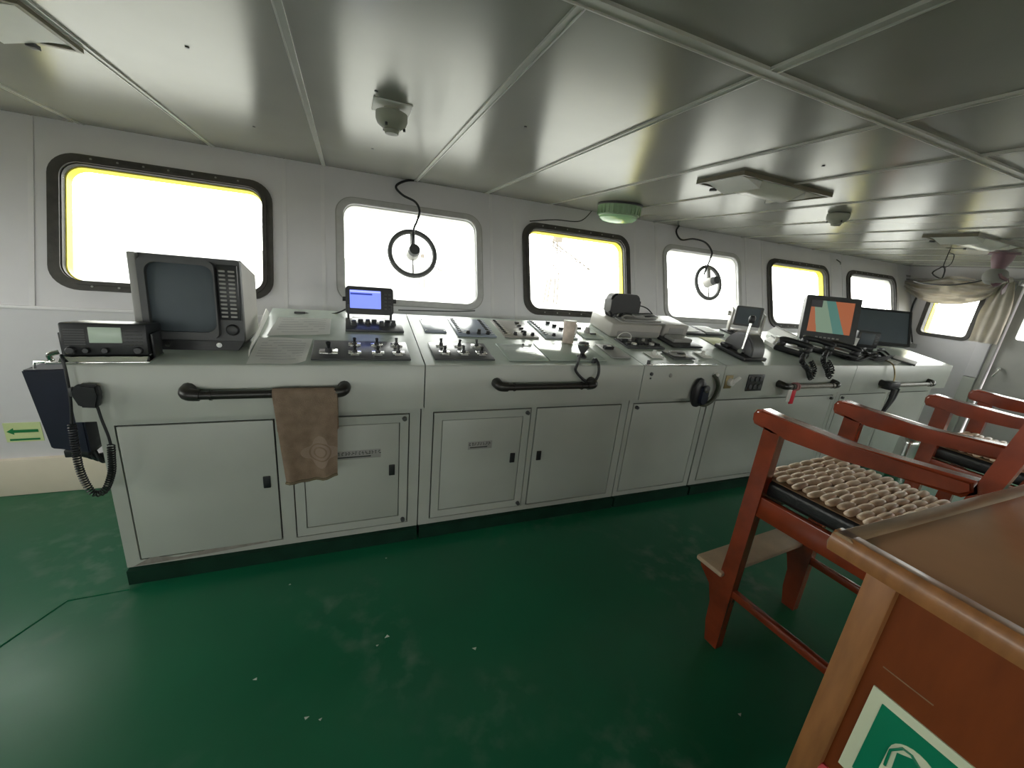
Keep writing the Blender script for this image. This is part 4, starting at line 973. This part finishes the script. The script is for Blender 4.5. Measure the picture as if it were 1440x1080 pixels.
# red strap and black clamp on rail D
t = thing('rail_strap', 'red and white strap tied round the worn hand rail', 'strap', (railD[1] + .06, YF - .05, railD[3]))
b = B(); b.tube([(.0 + .06, .028 * math.cos(R_(a)), .028 * math.sin(R_(a))) for a in range(0, 360, 20)], .006, 6, closed=True); b.tube([(.085, .028 * math.cos(R_(a)), .028 * math.sin(R_(a))) for a in range(0, 360, 20)], .006, 6, closed=True); b.build('knot', mat('pale_red_cord', (.55, .25, .25), .7), t)
b = B(); b.box((.0, -.034, -.13), (.045, -.026, -.02), .002); b.build('red_tail', 'red', t)
b = B(); b.box((-.045, -.032, -.11), (.0, -.026, -.015), .002); b.build('white_tail', 'white', t)
t = thing('rail_clamp', 'black clamp with hanging strap on the rail by the door', 'strap', (railE[1] + .03, YF - .05, railE[3]))
b = B(); b.box((-.05, -.045, -.035), (.10, .03, .04), .012); b.build('clamp_block', 'black', t)
b = B(); b.tube([(.0, -.05, -.02), (-.01, -.055, -.12), (-.05, -.05, -.24)], [.022, .02, .016], 8, smooth=5); b.tube([(.08, -.05, -.02), (.06, -.05, -.12), (.0, -.045, -.22)], .008, 7, smooth=5); b.build('hanging_strap', 'black', t)
b = B(); q = ontop(1240, 505) - Vector((railE[1] + .03, YF - .05, railE[3])); b.tube([(.06, 0, .04), (.06, .01, .10), (.03, .04, .19), tuple(q)], .006, 7, smooth=6); b.build('lead', 'brass', t)

# ================================================================== WALL AND CEILING THINGS
# wiper-like clear view screens in windows 2 and 4
def clear_view(i, cx, cv, label, turn):
    t = thing('clear_view_screen', label, 'clear view screen', matrix=WM(cx, cv, .002), group='round clear view screens')
    b = B(); R0 = .165
    b.tube([(R0 * math.cos(R_(a)), R0 * math.sin(R_(a)), .02) for a in range(0, 360, 8)], .0185, 10, closed=True); b.build('rim', mat('grey_ring_rubber', (.11, .11, .11), .5), t)
    b = B(); b.tube([(.158 * math.cos(R_(a)), .158 * math.sin(R_(a)), .008) for a in range(0, 360, 8)], .010, 8, closed=True); b.build('inner_rim', 'greyplas', t)
    b = B(); b.cyl((0, 0, -.004), (0, 0, .085), .048, .044, n=20); b.build('motor', 'lightbox', t)
    b = B(); b.cyl((0, 0, .085), (0, 0, .125), .044, .038, n=20); b.build('motor_cap', 'charcoal', t)
    b = B(); b.box((-.018, .03, .01), (.018, .158, .04), .005); b.build('upper_arm', 'greyplas', t)
    b = B(); b.box((-.005, -.158, .014), (.005, -.03, .026), .002); b.build('lower_arm', 'greyplas', t)
    return t
def vw(px, py): q = onwall(px, py, -.03); return q.x, (q.z - ZK) / cW
for i, (cpx, cpy, lab) in enumerate(((579, 358, 'round clear view screen with motor in the window by the blue display'), (990, 398, 'round clear view screen with motor in the window above the oval dial'))):
    x, v = vw(cpx, cpy); clear_view(i, x, v, lab, 0)
def wcable(name, label, pts, r=.0085, par=None):
    P = [onwall(a, b_, n_) for a, b_, n_ in pts]; t = thing(name, label, 'cable', P[0])
    b = B(); b.tube([q - P[0] for q in P], r, 8, smooth=8); b.build('cable_sheath', 'black', t); return t
wcable('motor_cable', 'black cable curling from the ceiling to the clear view screen by the blue display', [(592, 254, .02), (572, 254, .03), (557, 262, .04), (566, 274, .04), (584, 284, .04), (590, 297, .04), (586, 312, .05), (582, 322, .06), (580, 344, .06)])
wcable('motor_cable', 'black cable curling from the ceiling to the clear view screen above the oval dial', [(958, 314, .02), (951, 325, .03), (958, 337, .04), (975, 336, .04), (992, 341, .04), (1001, 354, .04), (998, 366, .05), (993, 378, .06), (990, 386, .06)])
wcable('lamp_cable', 'thin black cable on the wall running to the green lamp', [(745, 311, .03), (780, 309, .03), (815, 311, .03), (832, 297, .06)], .004)
wcable('sill_cable', 'thin black cable along the sill of the wheel-screen window', [(560, 436, .03), (600, 437, .03), (640, 438, .03), (668, 437, .03)], .004)
for px, py in ((263, 66), (357, 178), (524, 209), (529, 128), (739, 178), (1158, 233)):
    q = onz(px, py, ZC); B().cyl((q.x, q.y, ZC), (q.x, q.y, ZC - .003), .006, n=8).build('panel_screw', 'charcoal', ce)
# green lamp under the ceiling
pc = onz(872, 288, ZC)
t = thing('alarm_lamp', 'green ribbed round lamp fixed under the ceiling', 'lamp', (pc.x, pc.y, ZC))
b = B(); b.lathe([(.175, 0), (.178, -.012), (.172, -.016)], (0, 0, 0), 36); b.build('base', 'charcoal', t)
b = B(); b.lathe([(.170, -.016), (.158, -.085), (.150, -.09), (.01, -.09)], (0, 0, 0), 36); b.build('body', 'lampgreen', t)
rib = None
for k in range(28):
    a = 2 * math.pi * k / 28
    if rib is None: bb = B(); bb.box((-.006, -.004, -.080), (.006, .008, -.020), .001, 1); rib = bb.mesh('rib', M['lampgreen'])
    link('rib', rib, t, Matrix.Rotation(a, 4, 'Z') @ T(0, .162, 0) @ Rx(0))
b = B(); b.lathe([(.150, -.09), (.147, -.105), (.12, -.125), (.06, -.136), (.005, -.138)], (0, 0, 0), 36); b.build('lens', 'lens', t)
# smoke detectors
def detector(px, py, plate_, label, s=1.0):
    p = onz(px, py, ZC); t = thing('smoke_detector', label, 'smoke detector', (p.x, p.y, ZC), group='smoke detectors')
    if plate_:
        b = B(); b.box((-.072, -.072, -.006), (.072, .072, 0), .002); b.build('mounting_plate', 'white', t)
    dz = -.018 if plate_ else 0
    if plate_: b = B(); b.cyl((0, 0, -.006), (0, 0, -.05), .03, n=16); b.build('stem', 'detector', t)
    b = B(); b.lathe([(.05 * s, -.0), (.062 * s, -.006), (.062 * s, -.03), (.056 * s, -.045), (.04 * s, -.056), (.034 * s, -.062), (.01, -.064)], (0, 0, dz), 28); b.build('body', 'detector', t)
    b = B(); b.lathe([(.03 * s, -.064), (.026 * s, -.078), (.01, -.08)], (0, 0, dz), 20); b.build('sensor_cap', 'detector', t)
    for k in range(3): a = k * 2.1; b = B(); b.cyl((.05 * s * math.cos(a), .05 * s * math.sin(a), -.05 + dz), (.05 * s * math.cos(a), .05 * s * math.sin(a), -.061 + dz), .005, n=8); b.build('cage_post', 'charcoal', t)
detector(551, 150, True, 'grey smoke detector on a white square plate', .98)
detector(1180, 300, False, 'cream smoke detector fixed straight on the ceiling', 1.05)
# ceiling light fixtures (off)
def fixture(x0, x1, y0, y1, label):
    cx, cy = (x0 + x1) / 2, (y0 + y1) / 2; t = thing('ceiling_light', label, 'ceiling light', (cx, cy, ZC), group='ceiling light fixtures')
    W, D = x1 - x0, y1 - y0
    b = B(); b.ring([(-W / 2 + .014, -D / 2 + .014), (W / 2 - .014, -D / 2 + .014), (W / 2 - .014, D / 2 - .014), (-W / 2 + .014, D / 2 - .014)], [(-W / 2, -D / 2), (W / 2, -D / 2), (W / 2, D / 2), (-W / 2, D / 2)], -.02, 0, 'z'); b.build('frame', 'fixtureframe', t)
    b = B(); b.box((-W / 2 + .014, -D / 2 + .014, -.012), (W / 2 - .014, D / 2 - .014, -.008)); b.build('tray', 'white', t)
    b = B(); n = 16; prof = [(-D / 2 + .03 + (D - .06) * k / n, -.012 - .045 * math.sin(math.pi * k / n)) for k in range(n + 1)]
    b.prism(prof, -W * .24, W * .24, 'x'); b.build('diffuser', 'diffuser', t, 50)
    for s in (-1, 1):
        b = B(); b.prism([(s * W * .25, -.013), (s * W * .25, -.05), (s * W * .40, -.02), (s * W * .47, -.013)], -D * .38, D * .38, 'y'); b.build('end_reflector', 'white', t)
        b = B(); b.box((s * W * .33 - .012, D / 2 - .03, -.04), (s * W * .33 + .012, D / 2 + .004, -.025), .003); b.build('clip', 'charcoal', t)
    return t
fixture(1.79, 2.48, 1.60, 1.90, 'ceiling light fixture between the green lamp and the cream detector')
fixture(4.22, 5.05, 1.63, 1.95, 'ceiling light fixture beside the fan and the wire hook')
fixture(-1.50, -.80, 1.70, 2.0, 'ceiling light fixture above the radar display')
# ceiling fan at the right
pf = onz(1413, 356, ZC)
t = thing('ceiling_fan', 'small mauve fan on a ceiling bracket near the side door', 'fan', (pf.x, pf.y, ZC))
b = B(); b.cyl((0, 0, 0), (0, 0, -.012), .10, n=24); b.build('ceiling_plate', 'purple', t)
b = B(); b.lathe([(.075, -.012), (.07, -.06), (.05, -.12), (.045, -.14)], (0, 0, 0), 24); b.build('column', 'purple', t)
b = B(); b.lathe([(.045, -.14), (.07, -.16), (.085, -.20), (.075, -.25), (.04, -.28), (.01, -.285)], (0, 0, 0), 24); b.build('motor', 'greyplas', t)
b = B(); b.lathe([(.03, 0), (.05, -.03), (.05, -.06), (.01, -.065)], (.03, 0, 0), 20, mt=T(-.03, -.05, -.23) @ Rx(60)); b.build('blade_hub', 'purple', t)
for k in range(3):
    a = k * 120 + 20; b = B(); b.prism([(.02, -.012), (.09, -.035), (.12, .0), (.09, .03), (.02, .012)], -.003, .003, 'z'); b.build('blade', 'purple', t, matrix=T(0, -.10, -.25) @ Rx(75) @ Rz(a) @ Ry(18))
b = B(); b.cyl((.05, 0, -.08), (.13, .0, -.085), .015, n=10); b.build('tilt_knob', 'black', t)
b = B(); b.tube([(-.05, .0, -.22), (-.02, .12, -.27), (.12, .35, -.30), (.32, .62, -.29), (.5, .8, -.26)], .007, 8, smooth=8); b.build('power_cable', 'black', t)
# wire hook hanging from the ceiling
pv = onz(1337, 349, ZC)
t = thing('wire_hook', 'bent black wire hook hanging from the ceiling', 'hook', (pv.x, pv.y, ZC))
b = B(); b.box((-.04, -.02, -.004), (.04, .02, 0)); b.build('hook_plate', 'charcoal', t)
b = B(); b.tube([(0, 0, 0), (-.01, 0, -.16), (.05, 0, -.16), (.11, 0, -.12), (.10, 0, -.05), (.02, 0, -.04)], .004, 6, smooth=5); b.tube([(-.01, 0, -.16), (-.02, 0, -.165), (-.15, 0, -.235), (.03, 0, -.27), (.05, 0, -.22), (.03, 0, -.18), (-.01, 0, -.16)], .006, 6, smooth=4); b.build('wire', 'black', t)
# side wall: draped curtain, hanging drape, cable
t = thing('curtain_swag', 'bunched beige curtain draped above the side window', 'curtain', (XR - .10, 2.85, 1.95))
def swag(u, v):
    y = 3.36 - u * 1.0; y0 = 2.85
    sag = .10 + .20 * max(0, math.sin(math.pi * (min(1, max(0, (u - .1) / .85))))) ** 1.1
    top = 1.99 - .03 * math.sin(u * 9) + .05 * u
    bot = top - .05 - sag if u < .93 else top - .06
    z = top + (bot - top) * v
    fold = .026 * math.sin(v * 17 + u * 8) + .018 * math.sin(v * 31 - u * 13) + .01 * math.sin(u * 37 + v * 9)
    return Vector((fold - .05 * math.sin(v * math.pi), y - y0, z - 1.95))
b = B(); b.grid(swag, 40, 30); bmesh.ops.solidify(b.bm, geom=b.bm.faces[:], thickness=.004); b.build('drape', 'cloth', t, 80)
b = B(); b.cyl((.0, .52, .03), (.0, -.60, .08), .012, n=10); b.build('curtain_rod', 'greyplas', t)
for y in (.5, -.58): b = B(); b.box((-.01, y - .012, .02), (.10, y + .012, .09), .003); b.build('rod_bracket', 'greyplas', t)
struct(B().box((XR - .055, 2.315, 0), (XR - .001, 2.43, .84), .006).build('trim_1', 'console'))
struct(B().box((XR - .05, 2.315, .845), (XR - .001, 2.43, 2.0), .006).build('trim_2', 'wall'))
t = thing('hanging_drape', 'beige drape gathered and hanging beside the side door', 'curtain', (XR - .10, 2.37, 1.0))
def drape(u, v):
    wd = .05 + .075 * math.sin(min(1, v * 1.4) * 1.9); y = (u - .5) * 2 * wd; z = 1.02 - v * .74
    return Vector((.016 * math.sin(u * 17) + .008 * math.sin(v * 9 + u * 6), y, z))
b = B(); b.grid(drape, 30, 24); bmesh.ops.solidify(b.bm, geom=b.bm.faces[:], thickness=.004); b.build('drape', 'cloth', t, 80)
b = B(); b.lathe([(.03, 1.0), (.045, 1.02), (.03, 1.05), (.01, 1.06)], (0, 0, 0), 14); b.build('knot', 'cloth', t)
t = thing('wall_cable', 'black cable running down the side wall to the console', 'cable', (XR - .03, 3.2, 1.2))
P = [onx(px, py, XR - .025) - Vector((XR - .03, 3.2, 1.2)) for px, py in ((1295, 408), (1284, 428), (1280, 450), (1282, 475), (1283, 486))]
b = B(); b.tube(P, .011, 8, smooth=8); b.build('cable_sheath', 'black', t); q = P[-1]; b = B(); b.box((q.x - .03, q.y - .04, q.z - .03), (q.x + .02, q.y + .04, q.z + .03), .006); b.build('junction_box', 'greyplas', t)
# curtain hook dash above window 6
t = thing('window_hook', 'small dark hook on the wall above the end window', 'hook', onwall(1178, 369, .034))
b = B(); b.tube([(-.04, 0, .03), (0, -.03, 0), (.03, -.02, -.02)], .006, 6, smooth=4); b.build('hook_wire', 'charcoal', t)
# arrow sign low on the front wall at the left
c0 = ony(32, 608, YW - .001)
t = thing('escape_arrow_sign', 'luminous yellow-green sign with a green arrow pointing left', 'sign', (c0.x, YW, c0.z))
b = B(); b.box((-.075, -.003, -.058), (.085, 0, .062)); b.build('sign_sheet', 'glow', t)
b = B(); b.prism([(-.066, .008), (-.036, .030), (-.036, .018), (.07, .018), (.07, .000), (-.036, .000), (-.036, -.012)], -.0045, -.003, 'y'); b.build('arrow', 'arrowgreen', t)
b = B(); b.box((-.06, -.0042, -.05), (.07, -.003, -.038)); b.build('caption_strip', 'arrowgreen', t)

# ================================================================== FURNITURE
def chair(ox, oy, label):
    t = thing('bridge_chair', label, 'chair', (ox, oy, 0), rz=R_(4.3), group='tall wooden bridge chairs')
    W = .66; SW = .045
    # side: y = 0 at front leg centre, negative towards the back
    for s in (0, 1):
        x0 = 0 if s == 0 else W - SW; x1 = x0 + SW
        b = B(); b.prism([(-.035, 0), (.025, 0), (.045, .10), (.050, .20), (.075, .28), (.135, .335), (.145, .36), (.04, .36), (.035, .50), (.035, 1.09), (-.03, 1.09), (-.03, .36)], x0, x1, 'x'); b.build('front_leg', 'wood', t)
        b = B(); b.prism([(-.53, 0), (-.47, 0), (-.475, .70), (-.505, .95), (-.545, 1.15), (-.575, 1.35), (-.585, 1.46), (-.635, 1.46), (-.62, 1.35), (-.592, 1.17), (-.555, .95), (-.53, .70)], x0, x1, 'x'); b.build('back_leg', 'wood', t)
        b = B(); xa = x0 - .012; xb = x1 + .012
        prof = [(.075, 1.085), (.085, 1.10), (.088, 1.125), (.078, 1.145), (.055, 1.155), (-.05, 1.145), (-.25, 1.138), (-.545, 1.165), (-.555, 1.13), (-.53, 1.105), (-.25, 1.08), (-.06, 1.085), (0.0, 1.075)]
        b.prism(prof, xa, xb, 'x'); bmesh.ops.bevel(b.bm, geom=[e for e in b.bm.edges if abs(e.verts[0].co.x - e.verts[1].co.x) < 1e-6], offset=.012, segments=3, affect='EDGES'); b.build('arm_rest', 'wood', t)
        b = B(); b.box((x0 + .008, -.48, .29), (x1 - .008, -.02, .325), .004); b.build('side_stretcher', 'wood', t)
        b = B(); b.box((x0 + .006, -.48, .71), (x1 - .006, -.02, .80), .004); b.build('side_rail', 'wood', t)
    b = B(); b.box((SW, -.015, .71), (W - SW, .015, .80), .004); b.build('front_rail', 'wood', t)
    b = B(); b.box((SW, -.52, .71), (W - SW, -.49, .80), .004); b.build('rear_rail', 'wood', t)
    b = B(); b.box((SW, -.51, .29), (W - SW, -.485, .325), .004); b.build('rear_stretcher', 'wood', t)
    b = B(); b.box((-.02, .02, .36), (W + .02, .155, .385), .008); b.build('foot_rest', 'footboard', t)
    b = B(); b.box((.035, -.45, .80), (W - .035, .03, .872), .022, 4); b.build('seat_cushion', 'leather', t)
    # beaded mat: rows of barrel beads
    rows, cols = 15, 6; mtw, mtd = .56, .45
    bead = B(); bead.lathe([(.006, -.0475), (.0125, -.041), (.0155, -.02), (.0160, .0), (.0155, .02), (.0125, .041), (.006, .0475)], (0, 0, 0), 8, 'x', Matrix.Diagonal((1, 1, .7, 1))); bm_ = bead.mesh('bead', M['bead'], 60)
    mt_ = B(); mt_.box((W / 2 - mtw / 2 - .006, -.43, .871), (W / 2 + mtw / 2 + .006, -.43 + mtd + .012, .874), .001); mat_o = mt_.build('beaded_mat', mat('mat_backing_brown', (.22, .13, .07), .8), t)
    for i in range(rows):
        for j in range(cols):
            link('bead', bm_, mat_o, T(W / 2 - mtw / 2 + mtw * (j + .5 + (.25 if i % 2 else -.0)) / (cols + .25), -.425 + mtd * (i + .5) / rows, .883 + .002 * math.sin(i * 1.3 + j * .7)) @ Rz(3 * math.sin(i * 2.1 + j * 1.7)))
    # back
    for z0, z1, yy in ((1.20, 1.25, -.580), (1.38, 1.45, -.605)):
        b = B(); b.box((SW, yy - .012, z0), (W - SW, yy + .012, z1), .004); b.build('back_rail', 'wood', t)
    for k in range(4):
        x = .12 + k * .14; b = B(); b.box((x - .02, -.008, 0), (x + .02, .008, .14), .003); b.build('back_slat', 'wood', t, matrix=T(0, -.583, 1.245) @ Rx(8))
    return t
ch1 = chair(1.545, .965, 'tall red wooden chair with beaded mat, tucked against the chart desk')
ch2 = dup(ch1, T(3.02, 1.03, 0) @ Rz(4), 'tall red wooden chair with beaded mat, further along by the door')

# chart desk in the foreground
DZ = 1.18; k_ = (H - DZ) / .6
dx, dy = 1.218 * k_, .526 * k_
t = thing('chart_desk', 'brown chart desk with oak lip and dark mahogany end panel', 'desk', (dx, dy, 0))
LX, LY = 1.35, -.95
b = B(); b.box((.03, LY, DZ - .055), (LX, -.03, DZ - .004), .003); b.build('desk_top', 'desk', t)
b = B(); b.prism([(-.034, DZ - .042), (0, DZ - .042), (.004, DZ - .026), (0, DZ - .006), (-.006, DZ), (-.028, DZ), (-.034, DZ - .004)], 0, LX, 'x'); b.build('front_lip', 'wood4', t)
b = B(); b.prism([(.034, DZ - .042), (0, DZ - .042), (-.004, DZ - .026), (0, DZ - .006), (.006, DZ), (.028, DZ), (.034, DZ - .004)], LY, -.0, 'y'); b.build('end_lip', 'wood3', t)
b = B(); b.box((.045, -.098, .0), (.085, -.05, DZ - .045), .004); b.build('corner_post', 'wood3', t)
b = B(); b.box((.06, LY, .10), (.08, -.098, DZ - .045)); b.build('end_panel', 'wood2', t)
b = B(); b.box((.085, -.075, .10), (LX, -.055, DZ - .055)); b.build('front_panel', 'wood2', t)
b = B(); b.box((.055, LY, 0), (.085, -.115, .10), .003); b.build('base_board', 'wood3', t)
b = B(); z1 = DZ - .225; b.box((.0585, -.19, z1), (.0605, -.118, z1 + .0018)); b.build('panel_scratch', 'wood4', t)
# luminous safety sign on the end panel
xf = dx + .0595
A0 = onx(1230, 963, xf); A1 = onx(1190, 1080, xf); A2 = onx(1380, 1080, xf)
t = thing('breathing_device_sign', 'green and pale luminous safety sign on the desk end panel', 'sign', (xf, A0.y, A0.z))
sw, sh = .21, .21
b = B(); b.box((-.003, -sw, -sh), (0, 0, 0)); b.build('sign_sheet', 'glowpale', t)
b = B(); b.box((-.0042, -sw + .02, -sh + .02), (-.003, -.02, -.02)); b.build('green_field', 'signgreen', t)
def sgn(poly, m, d=.0052, name='pictogram'): b = B(); b.prism([(-y, -z) for y, z in poly], -d, -d + .001, 'x'); return b.build(name, m, t)
# hooded head seen in the corner of the sign: outline of the hood, face window and hair
hc = [(.085 + .034 * math.cos(R_(a)), .088 + .036 * math.sin(R_(a))) for a in range(180, 361, 15)]
sgn(hc + [(.119, .15), (.051, .15)], 'glowpale')
sgn([(.062, .083), (.080, .070), (.110, .085), (.112, .14), (.066, .14)], 'signgreen', .0058, 'face_window')
b = B(); b.tube([(-.0062, -y, -z) for y, z in ((.056, .125), (.054, .088), (.066, .066), (.078, .064), (.115, .092))], .0022, 6); b.build('hood_outline', 'signgreen', t)
# red seal at the panel
q = onx(1160, 1084, xf)
t = thing('red_seal', 'round pinkish red seal with wire on the desk end panel', 'seal', (xf, q.y, q.z))
b = B(); b.lathe([(.016, 0), (.017, -.006), (.012, -.012), (.003, -.014)], (0, 0, 0), 18, 'x'); b.build('seal_disc', 'pink', t)
b = B(); b.tube([(-.006, -.006, .008), (-.01, -.016, .018), (-.01, -.03, .014), (-.004, -.05, -.002)], .0012, 6, smooth=4); b.build('seal_wire', 'steel', t)

# polished steel cylinder on deck between chairs and console
ps = ony(1283, 612, 1.72)
t = thing('steel_flask', 'polished steel cylinder with dark cap standing on the deck', 'flask', (ps.x, 1.72, 0))
zt = ps.z
b = B(); b.lathe([(.075, 0), (.078, .01), (.078, zt - .07), (.072, zt - .035), (.05, zt - .012), (.036, zt)], (0, 0, 0), 28); b.build('flask_body', 'steel', t)
b = B(); b.lathe([(.04, zt), (.042, zt + .01), (.042, zt + .035), (.03, zt + .045), (.005, zt + .047)], (0, 0, 0), 20); b.build('cap', 'black', t)
b = B(); b.lathe([(.016, zt + .046), (.016, zt + .06), (.005, zt + .064)], (0, 0, 0), 14); b.build('cap_stud', 'steel', t)
